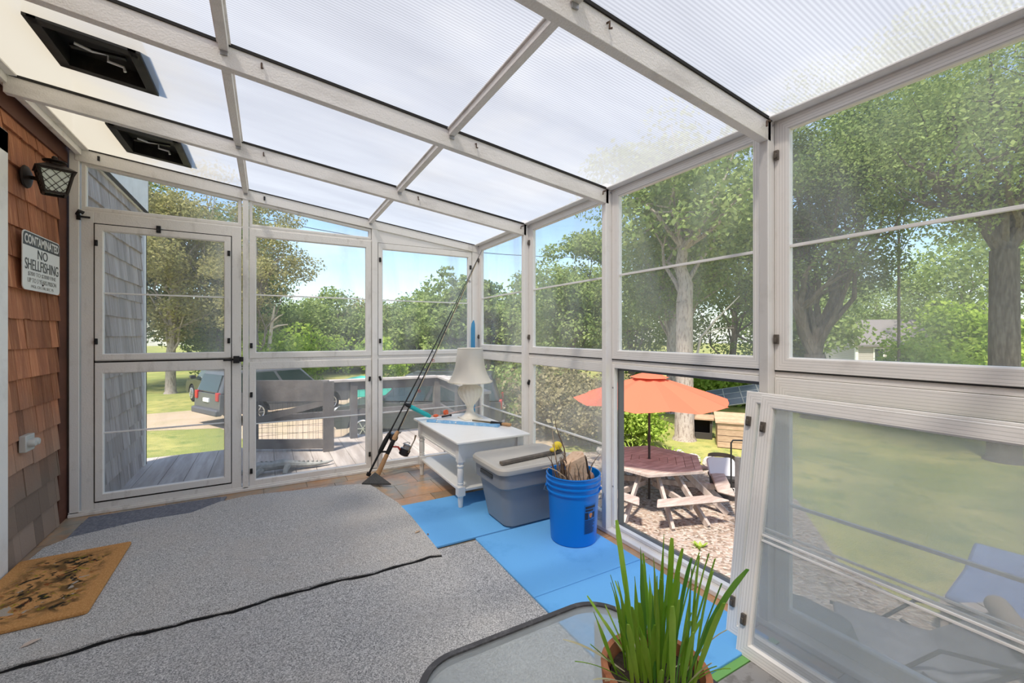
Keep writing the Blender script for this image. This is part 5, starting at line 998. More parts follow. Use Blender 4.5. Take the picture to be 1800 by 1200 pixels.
# ================================================================== OUTSIDE
deckw = mat('weathered_deck', (0.40, 0.345, 0.31), 0.85, noise=(2.2, (0.56, 0.50, 0.46), 0.42, 0.62, (6, 0.5, 1)), island=0.10, bump=(40, 0.3))
railw = mat('grey_rail_wood', (0.12, 0.11, 0.11), 0.85, noise=(4, (0.20, 0.185, 0.18), 0.4, 0.7, (1, 1, 1)), bump=(40, 0.3))
railt = mat('pale_rail_top', (0.46, 0.41, 0.38), 0.8, noise=(5, (0.58, 0.53, 0.50), 0.4, 0.7, (1, 1, 1)))
DZ = -0.18
m_ = MB(); x = -1.28
while x < 2.3: m_.box((x + 0.005, 4.07, DZ - 0.035), (min(x + 0.192, 2.32), 6.3, DZ)); x += 0.192
dk = struct('deck', m_, deckw, 'weathered plank deck outside the end wall', 'deck', smooth=False)
m_ = MB(); m_.box((-1.28, 4.08, DZ - 0.22), (2.32, 6.28, DZ - 0.05)); m_.build('joists', railw, dk, smooth=False)
m_ = MB()
for (x, y) in ((-1.1, 6.1), (0.6, 6.1), (2.2, 6.1), (2.2, 4.4)): m_.box((x - 0.05, y - 0.05, G), (x + 0.05, y + 0.05, DZ - 0.05))
m_.build('posts', railw, dk, smooth=False)
mesh_m = mat('wire', (0.10, 0.10, 0.11), 0.5, 0.5)
def wires(p0, p1, z0, z1, parent, dx=0.075, dz=0.10):
    q = MB(); p0 = Vector(p0); p1 = Vector(p1); n = int((p1 - p0).length / dx)
    for i in range(n + 1): p = p0.lerp(p1, i / n); q.bar((p.x, p.y, z0), (p.x, p.y, z1), 0.0028, 0.0028)
    k = z0
    while k < z1: q.bar((p0.x, p0.y, k), (p1.x, p1.y, k), 0.0028, 0.0028); k += dz
    return q.build('wire_mesh', mesh_m, parent, smooth=False)
def railing(label, p0, p1, posts, top=0.62):
    t = thing('deck_railing', label, 'railing', (p0[0], p0[1], DZ)); a = Vector((*p0, 0)); b = Vector((*p1, 0)); d = (b - a).normalized()
    m_ = MB(); m_.bar(a + Vector((0, 0, top - 0.015)), b + Vector((0, 0, top - 0.015)), 0.13, 0.03); m_.build('cap_rail', railt, t, bevel=0.003)
    m_ = MB(); m_.bar(a + Vector((0, 0, top - 0.09)), b + Vector((0, 0, top - 0.09)), 0.04, 0.12); m_.build('top_rail', railw, t)
    m_ = MB(); m_.bar(a + Vector((0, 0, 0.16)), b + Vector((0, 0, 0.16)), 0.04, 0.09); m_.build('mid_rail', railw, t)
    for f in posts: p = a.lerp(b, f); m_ = MB(); m_.cbox((p.x, p.y, (DZ + top - 0.03) / 2), (0.09, 0.09, top - 0.03 - DZ)); m_.build('post', railw, t)
    wires((a.x, a.y + 0.03), (b.x, b.y + 0.03), DZ + 0.03, top - 0.1, t); return t
railing('grey wooden railing with wire mesh along the far edge of the deck', (-0.14, 6.22), (2.18, 6.10), (0.0, 0.5, 1.0))
railing('grey wooden railing running from the deck corner back to the porch', (2.24, 6.10), (2.02, 4.12), (0.5, 0.97))
# gate swung open on the deck
t = thing('deck_gate', 'wooden deck gate panel with a broad top board and wire mesh, swung open', 'gate', (0.62, 5.60, DZ)); a = Vector((-0.16, 6.03, 0)); b = Vector((0.64, 5.60, 0))
m_ = MB(); m_.bar(a + Vector((0, 0, 0.55)), b + Vector((0, 0, 0.55)), 0.035, 0.25); m_.build('top_board', railw, t)
m_ = MB(); m_.bar(a + Vector((0, 0, -0.09)), b + Vector((0, 0, -0.09)), 0.04, 0.11); m_.build('bottom_board', railw, t)
m_ = MB(); m_.bar(b + Vector((0, 0, DZ + 0.005)), b + Vector((0, 0, 0.66)), 0.12, 0.05, up=(0, 1, 0)); m_.build('stile', railw, t)
m_ = MB(); m_.bar(a + Vector((0, 0, DZ + 0.005)), a + Vector((0, 0, 0.66)), 0.07, 0.05, up=(0, 1, 0)); m_.build('stile', railw, t)
m_ = MB(); m_.bar(a + Vector((0, 0.0, 0.18)), b + Vector((0, 0.0, 0.42)), 0.03, 0.07); m_.build('brace', railw, t); 
wires((a.x, a.y + 0.02), (b.x, b.y + 0.02), -0.05, 0.45, t, 0.06, 0.09)
# alligator ornament
t = thing('alligator_ornament', 'grey carved alligator ornament lying on the deck boards', 'ornament', (0.2, 4.98, DZ)); gm_ = mat('grey_carving', (0.26, 0.27, 0.26), 0.8, noise=(9, (0.42, 0.42, 0.40), 0.45, 0.6, (1, 1, 1)), bump=(50, 0.6))
pts = [(-0.24, 4.93, 0.055), (-0.15, 4.95, 0.07), (-0.08, 4.97, 0.085), (0.02, 4.99, 0.075), (0.14, 5.0, 0.075), (0.24, 5.0, 0.06), (0.34, 4.99, 0.045), (0.45, 4.985, 0.035), (0.56, 5.0, 0.035), (0.62, 5.02, 0.04)]
m_ = MB(); m_.tube([(x, y, DZ + z) for x, y, z in pts], [0.025, 0.05, 0.06, 0.055, 0.06, 0.05, 0.035, 0.028, 0.02, 0.006], 10, flat=0.8)
for i in range(14): f = -0.05 + i * 0.042; m_.ball((f, 4.985 + 0.0 * i, DZ + 0.125 - 0.005 * i), (0.013, 0.008, 0.013), 6, 4)
m_.build('body', gm_, t)
for (x, y, dx, dy) in ((-0.05, 4.95, -0.07, -0.11), (-0.05, 5.02, -0.05, 0.10), (0.18, 4.96, -0.03, -0.12), (0.20, 5.04, 0.06, 0.10)):
    m_ = MB(); m_.tube([(x, y, DZ + 0.06), (x + dx * 0.6, y + dy * 0.6, DZ + 0.05), (x + dx, y + dy, DZ + 0.012)], [0.032, 0.026, 0.022], 8); m_.build('leg', gm_, t)
# flower pot outside
t = thing('flower_pot', 'pink terracotta flower pot on the deck seen behind the side table', 'flower pot', (1.80, 4.55, DZ)); m_ = MB(); m_.lathe([(0.06, 0), (0.10, 0.17), (0.112, 0.17), (0.115, 0.21), (0.10, 0.21), (0.09, 0.16)], (1.80, 4.55, DZ), 24); m_.build('pot', mat('pink_terracotta', (0.55, 0.33, 0.27), 0.8), t)
m_ = MB(); m_.lathe([(0.092, 0.17), (0.05, 0.185), (0.001, 0.19)], (1.80, 4.55, DZ), 20); m_.build('soil', soil, t)

# ---- cars
def car(label, loc, rz, L_=4.6, W_=1.85, H_=1.78, paint=(0.03, 0.035, 0.04), chrome_bumper=False, back_h=None, hood=0.28):
    t = thing('car', label, 'car', loc, rz); pm = mat('car_paint_%d' % int(paint[0] * 1000), paint, 0.3, 0.0, spec=0.5, coat=0.3); gl = mat('car_glass', (0.02, 0.035, 0.035), 0.08, spec=0.7); tyre = mat('tyre', (0.015, 0.015, 0.016), 0.85); rimm = mat('alloy_rim', (0.6, 0.6, 0.6), 0.3, 0.7)
    r = 0.37; wb = L_ * 0.58; xf = L_ / 2 - 0.85; xr = xf - wb; sill = 0.38; belt = H_ * 0.60
    def arch(cx, r2): return [(cx + r2 * math.cos(a), 0.37 + r2 * math.sin(a)) for a in np.linspace(0, PI, 9)]
    body = [(-L_ / 2, sill + 0.08), (xr - 0.45, sill)] + arch(xr, 0.44)[::-1] + arch(xf, 0.44)[::-1] + [(L_ / 2 - 0.1, sill - 0.03), (L_ / 2, sill + 0.12), (L_ / 2 - 0.02, belt - 0.28), (L_ / 2 - 0.15, belt - 0.14), (L_ / 2 - hood * L_, belt - 0.02), (-L_ / 2 + 0.03, belt)]
    m_ = MB(); m_.prism(body, 1, -W_ / 2, W_ / 2); m_.build('body', pm, t, world=False, bevel=0.05, seg=3)
    x0, x1, x2, x3 = -L_ / 2 + 0.04, -L_ / 2 + 0.28, L_ / 2 - (hood + 0.14) * L_, L_ / 2 - (hood - 0.01) * L_
    wb0, wt = W_ / 2 - 0.03, W_ / 2 - 0.20
    m_ = MB(); v = [(x0, -wb0, belt), (x3, -wb0, belt), (x3, wb0, belt), (x0, wb0, belt), (x1, -wt, H_), (x2, -wt, H_), (x2, wt, H_), (x1, wt, H_)]
    m_.add(v, [(0,3,2,1),(4,5,6,7),(0,1,5,4),(1,2,6,5),(2,3,7,6),(3,0,4,7)]); m_.build('cabin', pm, t, world=False, bevel=0.06, seg=3)
    def lerp(a, b, f): return [a[i] + (b[i] - a[i]) * f for i in range(3)]
    for sgn in (-1, 1):
        B0 = (x0 + 0.12, sgn * wb0, belt + 0.03); B1 = (x3 - 0.12, sgn * wb0, belt + 0.03); T0 = (x1 + 0.06, sgn * (wt + 0.02), H_ - 0.10); T1 = (x2 - 0.02, sgn * (wt + 0.02), H_ - 0.10)
        for f0, f1 in ((0.0, 0.25), (0.29, 0.60), (0.64, 1.0)):
            q = MB(); o_ = sgn * 0.012; P = [lerp(B0, B1, f0), lerp(B0, B1, f1), lerp(T0, T1, f1), lerp(T0, T1, f0)]
            P2 = [(p[0], p[1] + o_, p[2]) for p in P]; q.add(P + P2, [(0,1,2,3),(7,6,5,4),(0,4,5,1),(1,5,6,2),(2,6,7,3),(3,7,4,0)]); q.build('side_window', gl, t, world=False)
        q = MB(); q.bar((x1 + 0.2, sgn * wt * 0.85, H_ + 0.04), (x2 - 0.2, sgn * wt * 0.85, H_ + 0.04), 0.04, 0.03); q.build('roof_rail', black, t, world=False)
        for cx in (xf, xr):
            q = MB(); q.tube([(cx, sgn * (W_ / 2 - 0.24), 0.37), (cx, sgn * (W_ / 2 - 0.01), 0.37)], r, 28); wh = q.build('tyre', tyre, t, world=False, bevel=0.03)
            q = MB(); q.tube([(cx, sgn * (W_ / 2 - 0.02), 0.37), (cx, sgn * (W_ / 2 - 0.002), 0.37)], 0.21, 24)
            q.build('rim', mat('dark_rim', (0.08, 0.08, 0.08), 0.4), wh, world=False)
            q = MB()
            for k in range(6): a = 2 * PI * k / 6; q.bar((cx, sgn * (W_ / 2 + 0.004), 0.37), (cx + 0.22 * math.cos(a), sgn * (W_ / 2 + 0.004), 0.37 + 0.22 * math.sin(a)), 0.02, 0.065, up=(0, 1, 0))
            q.tube([(cx + 0.225 * math.cos(a), sgn * (W_ / 2 + 0.002), 0.37 + 0.225 * math.sin(a)) for a in np.linspace(0, 2 * PI, 25)], 0.022, 6); q.build('spokes', rimm, wh, world=False)
        q = MB(); q.box((-L_ / 2 - 0.012, sgn * (W_ / 2 - 0.17) - 0.09, belt - 0.22), (-L_ / 2 + 0.1, sgn * (W_ / 2 - 0.17) + 0.10, belt + (0.42 if chrome_bumper else 0.05))); q.build('tail_light', mat('tail_red', (0.5, 0.02, 0.02), 0.25), t, world=False, bevel=0.02)
        q = MB(); q.box((x3 - 0.15, sgn * (W_ / 2 + 0.0) - 0.03, belt + 0.02), (x3 + 0.05, sgn * (W_ / 2 + 0.16) + 0.03, belt + 0.17)); q.build('mirror', pm, t, world=False, bevel=0.03)
        q = MB(); q.box((L_ / 2 - 0.16, sgn * (W_ / 2 - 0.22) - 0.16, belt - 0.32), (L_ / 2 - 0.01, sgn * (W_ / 2 - 0.22) + 0.16, belt - 0.18)); q.build('headlight', mat('lamp_clear', (0.8, 0.82, 0.85), 0.15), t, world=False, bevel=0.02)
    q = MB(); q.add([(x0 - 0.005, -wb0 + 0.2, belt + 0.06), (x0 - 0.005, wb0 - 0.2, belt + 0.06), (x1 - 0.09, wt - 0.05, H_ - 0.13), (x1 - 0.09, -wt + 0.05, H_ - 0.13), (x0 + 0.03, -wb0 + 0.2, belt + 0.06), (x0 + 0.03, wb0 - 0.2, belt + 0.06), (x1, wt - 0.05, H_ - 0.13), (x1, -wt + 0.05, H_ - 0.13)], [(0,1,2,3),(7,6,5,4),(0,4,5,1),(1,5,6,2),(2,6,7,3),(3,7,4,0)]); q.build('rear_window', gl, t, world=False)
    q = MB(); q.add([(x3 + 0.01, -wb0 + 0.12, belt + 0.03), (x3 + 0.01, wb0 - 0.12, belt + 0.03), (x2 + 0.02, wt - 0.04, H_ - 0.08), (x2 + 0.02, -wt + 0.04, H_ - 0.08), (x3 - 0.03, -wb0 + 0.12, belt + 0.03), (x3 - 0.03, wb0 - 0.12, belt + 0.03), (x2 - 0.03, wt - 0.04, H_ - 0.08), (x2 - 0.03, -wt + 0.04, H_ - 0.08)], [(0,1,2,3),(7,6,5,4),(0,4,5,1),(1,5,6,2),(2,6,7,3),(3,7,4,0)]); q.build('windscreen', gl, t, world=False)
    bmx = mat('bright_bumper', (0.62, 0.60, 0.56), 0.3, 0.4) if chrome_bumper else mat('grey_bumper', (0.10, 0.10, 0.11), 0.5)
    for s_, nm in ((-1, 'rear_bumper'), (1, 'front_bumper')): q = MB(); q.box((s_ * L_ / 2 - 0.10, -W_ / 2 + 0.02, sill + 0.02), (s_ * L_ / 2 + 0.10, W_ / 2 - 0.02, sill + 0.22)); q.build(nm, bmx, t, world=False, bevel=0.04)
    q = MB(); q.box((-L_ / 2 - 0.02, -0.2, belt - 0.28), (-L_ / 2 + 0.02, 0.2, belt - 0.16)); q.build('number_plate', wp, t, world=False)
    return t
car('dark grey SUV parked side-on behind the deck gate', (0.38, 18.2, G + 0.016), R(27), L_=4.75, H_=1.80, paint=(0.10, 0.105, 0.115))
car('black SUV seen from behind through the lower door pane', (-1.55, 22.85, G + 0.016), R(112), L_=4.6, H_=1.72, paint=(0.015, 0.017, 0.02), chrome_bumper=True)
car('dark SUV nearest the deck, mostly hidden by the railing', (4.08, 12.5, G + 0.016), R(150), L_=4.7, H_=1.85, paint=(0.045, 0.047, 0.05))
t = thing('log_pile', 'low turquoise tarp over a stack beyond the driveway', 'tarp', (4.1, 22.0, G)); m_ = MB(); m_.prism([(-1.3, 0), (1.3, 0), (1.2, 0.75), (0, 0.95), (-1.2, 0.75)], 1, -0.6, 0.6); o = m_.build('tarp', mat('turquoise_tarp', (0.08, 0.55, 0.45), 0.6), t, world=False, bevel=0.05)
t['category'] = 'tarp'; t.name = 'covered_stack'

# ---- hexagonal picnic table with six benches
pw = mat('picnic_wood', (0.33, 0.27, 0.235), 0.85, noise=(3, (0.48, 0.41, 0.37), 0.4, 0.65, (1, 5, 1)), island=0.12, bump=(30, 0.3))
CX, CY = 6.02, 5.55; TZ2 = G + 0.75
t = thing('picnic_table', 'weathered hexagonal picnic table with attached benches on the gravel', 'picnic table', (CX, CY, G + 0.02), 0)
A0 = 222
def hexp(k, r): a = R(A0 + 60 * k); return Vector((CX + r * math.cos(a), CY + r * math.sin(a), 0))
for k in range(6):
    m_ = MB(); rings = [0.035, 0.20, 0.36, 0.52, 0.68, 0.84, 0.98]
    for j in range(6):
        a0, a1 = rings[j] + 0.006, rings[j + 1] - 0.002; p = [hexp(k, a0), hexp(k, a1), hexp(k + 1, a1), hexp(k + 1, a0)]
        m_.add([(q.x, q.y, TZ2 - 0.04) for q in p] + [(q.x, q.y, TZ2) for q in p], [(0,3,2,1),(4,5,6,7),(0,1,5,4),(1,2,6,5),(2,3,7,6),(3,0,4,7)])
    m_.build('top_boards', pw, t, smooth=False)
    mid = (hexp(k, 1) + hexp(k + 1, 1)) / 2 - Vector((CX, CY, 0)); d = mid.normalized(); s = Vector((-d.y, d.x, 0)); c = Vector((CX, CY, 0))
    zb = G + 0.45; q0 = c + d * 1.06; q1 = c + d * 1.32
    m_ = MB(); e0, e1 = 0.46, 0.62
    p = [q0 - s * e0, q1 - s * e1, q1 + s * e1, q0 + s * e0]
    m_.add([(v.x, v.y, zb - 0.04) for v in p] + [(v.x, v.y, zb) for v in p], [(0,3,2,1),(4,5,6,7),(0,1,5,4),(1,2,6,5),(2,3,7,6),(3,0,4,7)]); m_.build('bench', pw, t, bevel=0.02)
    for e in (-0.30, 0.30):
        m_ = MB(); a = c + d * 0.5 + s * e * 0.5; b = c + d * 1.24 + s * e; m_.bar(Vector((a.x, a.y, TZ2 - 0.05)), Vector((b.x, b.y, G + 0.03)), 0.05, 0.09); m_.build('leg', pw, t)
    m_ = MB(); a = c + d * 0.15; b = c + d * 1.25; m_.bar((a.x, a.y, zb - 0.09), (b.x, b.y, zb - 0.09), 0.05, 0.09); m_.build('bench_beam', pw, t)
# ---- umbrella
t = thing('patio_umbrella', 'orange patio umbrella standing through the picnic table', 'umbrella', (CX, CY, G + 0.02)); 
def canopy_mat():
    m = bpy.data.materials.new('orange_canvas'); m.use_nodes = True; tt = m.node_tree; b = tt.nodes['Principled BSDF']; b.inputs['Base Color'].default_value = (0.78, 0.17, 0.09, 1); b.inputs['Roughness'].default_value = 0.85
    o_ = tt.nodes['Material Output']; tl = N(tt, 'ShaderNodeBsdfTranslucent'); tl.inputs[0].default_value = (0.85, 0.22, 0.11, 1); x = N(tt, 'ShaderNodeMixShader'); x.inputs[0].default_value = 0.25; tt.links.new(b.outputs[0], x.inputs[1]); tt.links.new(tl.outputs[0], x.inputs[2]); tt.links.new(x.outputs[0], o_.inputs[0]); return m
cm = canopy_mat(); UZ0, UZ1, UR = 0.075, 0.50, 1.37
m_ = MB(); nn = 8; rr_ = [0.16, 0.45, 0.75, 1.05, UR]
for k in range(nn):
    for j in range(5):
        for i, rr in enumerate(rr_):
            f = j / 4; a = R(11 + 45 * (k + f)); dip = 1 - (1 - math.cos(R(22.5))) * (1 - abs(2 * f - 1)) * 1.0; h_ = UZ1 + (UZ0 - UZ1) * ((rr - 0.0) / UR) ** 1.12 - 0.075 * (1 - abs(2 * f - 1)) * (rr / UR)
            m_.v.append((CX + rr * dip * math.cos(a), CY + rr * dip * math.sin(a), h_))
    b0 = k * 25
    for j in range(4):
        for i in range(4): a = b0 + j * 5 + i; m_.f.append((a, a + 1, a + 6, a + 5))
o = m_.build('canopy', cm, t, ang=18)
m_ = MB(); m_.lathe([(0.34, UZ1 - 0.045), (0.2, UZ1 + 0.01), (0.02, UZ1 + 0.055)], (CX, CY, 0), 8); m_.build('vent_cap', cm, t, ang=10)
pm_ = mat('dark_pole', (0.06, 0.045, 0.04), 0.5, 0.3)
m_ = MB(); m_.tube([(CX, CY, G + 0.02), (CX, CY, UZ1 + 0.02)], 0.021, 14); m_.build('pole', pm_, t)
m_ = MB(); m_.tube([(CX, CY, -0.72), (CX, CY, -0.60)], 0.032, 12); m_.tube([(CX, CY, -0.66), (CX - 0.11, CY - 0.05, -0.66)], 0.008, 6); m_.build('crank', pm_, t)
for k in range(nn): a = R(11 + 45 * k); m_ = MB(); m_.tube([(CX + 0.02 * math.cos(a), CY + 0.02 * math.sin(a), UZ1 - 0.03), (CX + 1.35 * math.cos(a), CY + 1.35 * math.sin(a), UZ0 - 0.012)], 0.008, 6); m_.build('rib', pm_, t)

# ---- yard things beyond the table
wood_box = mat('tan_boards', (0.42, 0.28, 0.18), 0.85, noise=(5, (0.55, 0.39, 0.26), 0.4, 0.7, (1, 1, 4)), island=0.15); grey_box = mat('grey_brown_boards', (0.26, 0.21, 0.17), 0.85, noise=(5, (0.40, 0.33, 0.27), 0.4, 0.7, (1, 1, 4)), island=0.15)
t = thing('wooden_crate', 'tan wooden compost crate on the lawn right of the tree trunk', 'crate', (11.05, 7.05, G), R(-52))
m_ = MB()
for k in range(4): m_.box((-0.55, -0.42, 0.02 + k * 0.16), (0.55, -0.38, 0.165 + k * 0.16)); m_.box((-0.55, 0.38, 0.02 + k * 0.16), (0.55, 0.42, 0.165 + k * 0.16)); m_.box((-0.55, -0.38, 0.02 + k * 0.16), (-0.51, 0.38, 0.165 + k * 0.16)); m_.box((0.51, -0.38, 0.02 + k * 0.16), (0.55, 0.38, 0.165 + k * 0.16))
m_.build('sides', wood_box, t, world=False, smooth=False)
m_ = MB(); m_.add([(-0.6, -0.46, 0.66), (0.6, -0.46, 0.66), (0.6, 0.46, 0.78), (-0.6, 0.46, 0.78), (-0.6, -0.46, 0.70), (0.6, -0.46, 0.70), (0.6, 0.46, 0.82), (-0.6, 0.46, 0.82)], [(0,3,2,1),(4,5,6,7),(0,1,5,4),(1,2,6,5),(2,3,7,6),(3,0,4,7)]); m_.build('lid', wood_box, t, world=False, smooth=False)
t = thing('planter_stand', 'open dark-sided wooden box right beside the pale tree trunk', 'box', (11.0, 8.35, G), R(-52))
m_ = MB(); m_.box((-0.42, -0.3, 0.0), (-0.36, 0.3, 0.55)); m_.box((0.36, -0.3, 0.0), (0.42, 0.3, 0.55)); m_.box((-0.42, 0.24, 0), (0.42, 0.3, 0.55)); m_.box((-0.36, -0.3, 0.0), (0.36, -0.24, 0.18)); m_.build('box', mat('dark_box', (0.05, 0.045, 0.04), 0.8), t, world=False)
m_ = MB(); m_.box((-0.5, -0.36, 0.55), (0.5, 0.36, 0.61)); m_.build('top', wood_box, t, world=False, bevel=0.01)
t = thing('solar_rack', 'tilted dark solar panel array above the crate on the lawn', 'solar panel', (13.6, 8.6, G), R(-54))
sp_m = mat('solar_cell', (0.10, 0.12, 0.15), 0.15, spec=0.6); 
Mt = Matrix.Translation((0, 0, 1.02)) @ Matrix.Rotation(R(-12), 4, 'Y') @ Matrix.Rotation(R(20), 4, 'X'); m_ = MB(); m_.box((-1.05, -0.62, -0.02), (1.05, 0.62, 0.0), Mt); m_.build('panel', sp_m, t, world=False, smooth=False)
m_ = MB()
for x in np.linspace(-1.03, 1.03, 5): m_.box((x - 0.014, -0.62, 0.0), (x + 0.014, 0.62, 0.008), Mt)
for y in (-0.606, -0.2, 0.2, 0.606): m_.box((-1.05, y - 0.014, 0.0), (1.05, y + 0.014, 0.008), Mt)
m_.build('frame', alu, t, world=False, smooth=False)
for (x, y) in ((-0.95, -0.55), (0.95, -0.55), (-0.95, 0.55), (0.95, 0.55)): p = Mt @ Vector((x, y, -0.02)); m_ = MB(); m_.bar((p.x, p.y, 0.0), tuple(p), 0.05, 0.05); m_.build('leg', grey_box, t, world=False)
# cooler bin with grey lid
t = thing('lidded_bin', 'black bin with a grey lid standing open behind the picnic bench', 'bin', (7.28, 4.92, G + 0.02), R(-38))
blackp = mat('bin_black', (0.03, 0.027, 0.028), 0.5); m_ = MB(); loft(m_, [(-0.20, -0.18, 0.20, 0.18, 0.06, 0.0), (-0.23, -0.2, 0.23, 0.2, 0.06, 0.34), (-0.25, -0.22, 0.25, 0.22, 0.07, 0.36), (-0.25, -0.22, 0.25, 0.22, 0.07, 0.40)]); m_.build('body', blackp, t, world=False)
Mt = Matrix.Translation((-0.02, 0.10, 0.50)) @ Matrix.Rotation(R(48), 4, 'X'); m_ = MB(); loft(m_, [(-0.24, -0.20, 0.24, 0.20, 0.08, 0.0), (-0.25, -0.21, 0.25, 0.21, 0.09, 0.015), (-0.23, -0.19, 0.23, 0.19, 0.08, 0.03), (-0.19, -0.15, 0.19, 0.15, 0.07, 0.022)]); m_.v = [tuple(Mt @ Vector(p)) for p in m_.v]; m_.build('lid', mat('bin_lid_grey', (0.50, 0.52, 0.54), 0.5), t, world=False)
o = lettering('TE', 0.12, 0.08, Matrix.Translation((7.28, 4.92, G + 0.02)) @ Matrix.Rotation(R(-38), 4, 'Z') @ Matrix.Translation((0.12, -0.225, 0.17)), signw, None); o.parent = t; o.location = (0, 0, 0); o.data.transform(Matrix.Rotation(R(38), 4, 'Z') @ Matrix.Translation((-7.28, -4.92, -G - 0.02)))
t = thing('garden_post', 'weathered grey post with a black hook rising beside the bin', 'post', (5.93, 3.80, G)); m_ = MB(); m_.box((5.90, 3.77, G), (5.96, 3.83, -0.55)); m_.build('post', railw, t); m_ = MB(); m_.tube([(5.86, 3.86, -1.0), (5.86, 3.86, -0.35), (5.88, 3.845, -0.31), (5.99, 3.77, -0.31)], 0.012, 8); m_.build('hook', black, t)
t = thing('fire_ring', 'rusty black fire ring lying in the grass', 'fire ring', (9.45, 6.47, G)); m_ = MB(); m_.lathe([(0.30, 0.0), (0.30, 0.10), (0.275, 0.10), (0.275, 0.0)], (9.45, 6.47, G), 28, closed=True); m_.build('ring', mat('rusty_black', (0.03, 0.022, 0.02), 0.8), t)
rock_m = mat('pale_rock', (0.45, 0.41, 0.37), 0.9, noise=(4, (0.60, 0.56, 0.52), 0.4, 0.65, (1, 1, 1)), bump=(10, 0.6))
random.seed(5)
rocks = [(7.75, 7.95), (8.05, 7.72), (8.35, 7.45), (8.6, 7.05), (8.72, 6.7), (8.80, 6.3), (8.85, 5.95), (8.6, 5.55), (7.35, 8.25)]
rlab = ['border rock furthest left but one behind the picnic table', 'border rock directly behind the umbrella pole', 'border rock in front of the pale trunk', 'border rock just right of the trunk', 'border rock behind the right corner of the table', 'border rock between table and fire ring', 'mossy border rock past the table corner', 'last border rock nearest the bin', 'border rock furthest left behind the picnic table']
for (x, y), lb in zip(rocks, rlab):
    q = MB(); s = random.uniform(0.13, 0.22); q.ball((x, y, G + s * 0.4), (s, s * random.uniform(0.8, 1.2), s * 0.7), 10, 7); q.v = [(a + random.uniform(-1, 1) * s * 0.12, b + random.uniform(-1, 1) * s * 0.12, c + random.uniform(-1, 1) * s * 0.1) for a, b, c in q.v]
    tag(recentre(q.build('rock', rock_m, ang=25), (x, y, G)), lb, 'rock')

# ---- patio furniture seen through the leaning sashes
fab = mat('sling_fabric', (0.13, 0.13, 0.15), 0.9, noise=(8, (0.19, 0.19, 0.21), 0.4, 0.7, (1, 1, 1))); tan = mat('tan_cushion', (0.28, 0.22, 0.17), 0.9); blc = mat('blue_cushion', (0.14, 0.19, 0.34), 0.9, noise=(7, (0.2, 0.26, 0.42), 0.4, 0.7, (1, 1, 1)))
t = thing('lounge_chair', 'grey lounge chair with a tan head roll below the leaning sashes', 'lounge chair', (4.75, 1.40, G + 0.02), R(-62))
m_ = MB(); m_.prism([(-0.60, 0.34), (0.1, 0.30), (0.55, 0.66), (0.52, 0.71), (0.08, 0.36), (-0.60, 0.40)], 1, -0.34, 0.34); m_.build('sling', fab, t, world=False, bevel=0.02)
m_ = MB(); m_.tube([(0.50, -0.36, 0.72), (0.50, 0.36, 0.72)], 0.08, 14); m_.build('head_roll', tan, t, world=False, bevel=0.02)
for s in (-0.37, 0.37):
    m_ = MB(); m_.tube([(-0.62, s, 0.36), (0.1, s, 0.32), (0.60, s, 0.72)], 0.017, 8); m_.tube([(-0.55, s, 0.0), (0.0, s, 0.58), (0.45, s, 0.60)], 0.016, 8); m_.tube([(0.55, s, 0.0), (-0.1, s, 0.37)], 0.016, 8); m_.build('side_frame', black, t, world=False)
t = thing('cushioned_lounger', 'lounger with a blue cushion seen through the upper part of the leaning sashes', 'lounger', (6.55, 1.35, G + 0.02), R(5))
m_ = MB(); m_.prism([(-0.7, 0.32), (0.2, 0.32), (0.72, 0.46), (0.68, 0.56), (0.16, 0.42), (-0.7, 0.42)], 1, -0.30, 0.30); m_.build('cushion', blc, t, world=False, bevel=0.04)
m_ = MB(); m_.box((-0.75, -0.33, 0.25), (0.75, -0.28, 0.32)); m_.box((-0.75, 0.28, 0.25), (0.75, 0.33, 0.32)); m_.box((-0.75, -0.28, 0.27), (0.2, 0.28, 0.31)); m_.build('frame', pw, t, world=False)
for (x, y) in ((-0.65, -0.3), (-0.65, 0.3), (0.65, -0.3), (0.65, 0.3)): m_ = MB(); m_.box((x - 0.03, y - 0.03, 0), (x + 0.03, y + 0.03, 0.26)); m_.build('leg', pw, t, world=False)
t = thing('garden_bench', 'plain wooden bench at the right edge seen through the leaning sashes', 'bench', (5.5, 0.75, G + 0.02), R(62))
m_ = MB(); m_.box((-0.7, -0.16, 0.40), (0.7, -0.01, 0.44)); m_.box((-0.7, 0.01, 0.40), (0.7, 0.16, 0.44)); m_.build('seat', pw, t, world=False)
for x in (-0.55, 0.55): m_ = MB(); m_.box((x - 0.04, -0.15, 0), (x + 0.04, 0.15, 0.40)); m_.build('leg', pw, t, world=False)
t = thing('covered_grill', 'low dark grey covered grill just outside the right wall', 'covered grill', (3.35, 1.72, G + 0.02), R(8))
m_ = MB(); loft(m_, [(-0.5, -0.36, 0.5, 0.36, 0.05, 0.02), (-0.46, -0.33, 0.46, 0.33, 0.06, 0.6), (-0.40, -0.27, 0.40, 0.27, 0.1, 0.85), (-0.25, -0.12, 0.25, 0.12, 0.1, 0.95)]); m_.build('cover', mat('grill_cover', (0.06, 0.07, 0.085), 0.7, bump=(8, 0.5)), t, world=False)

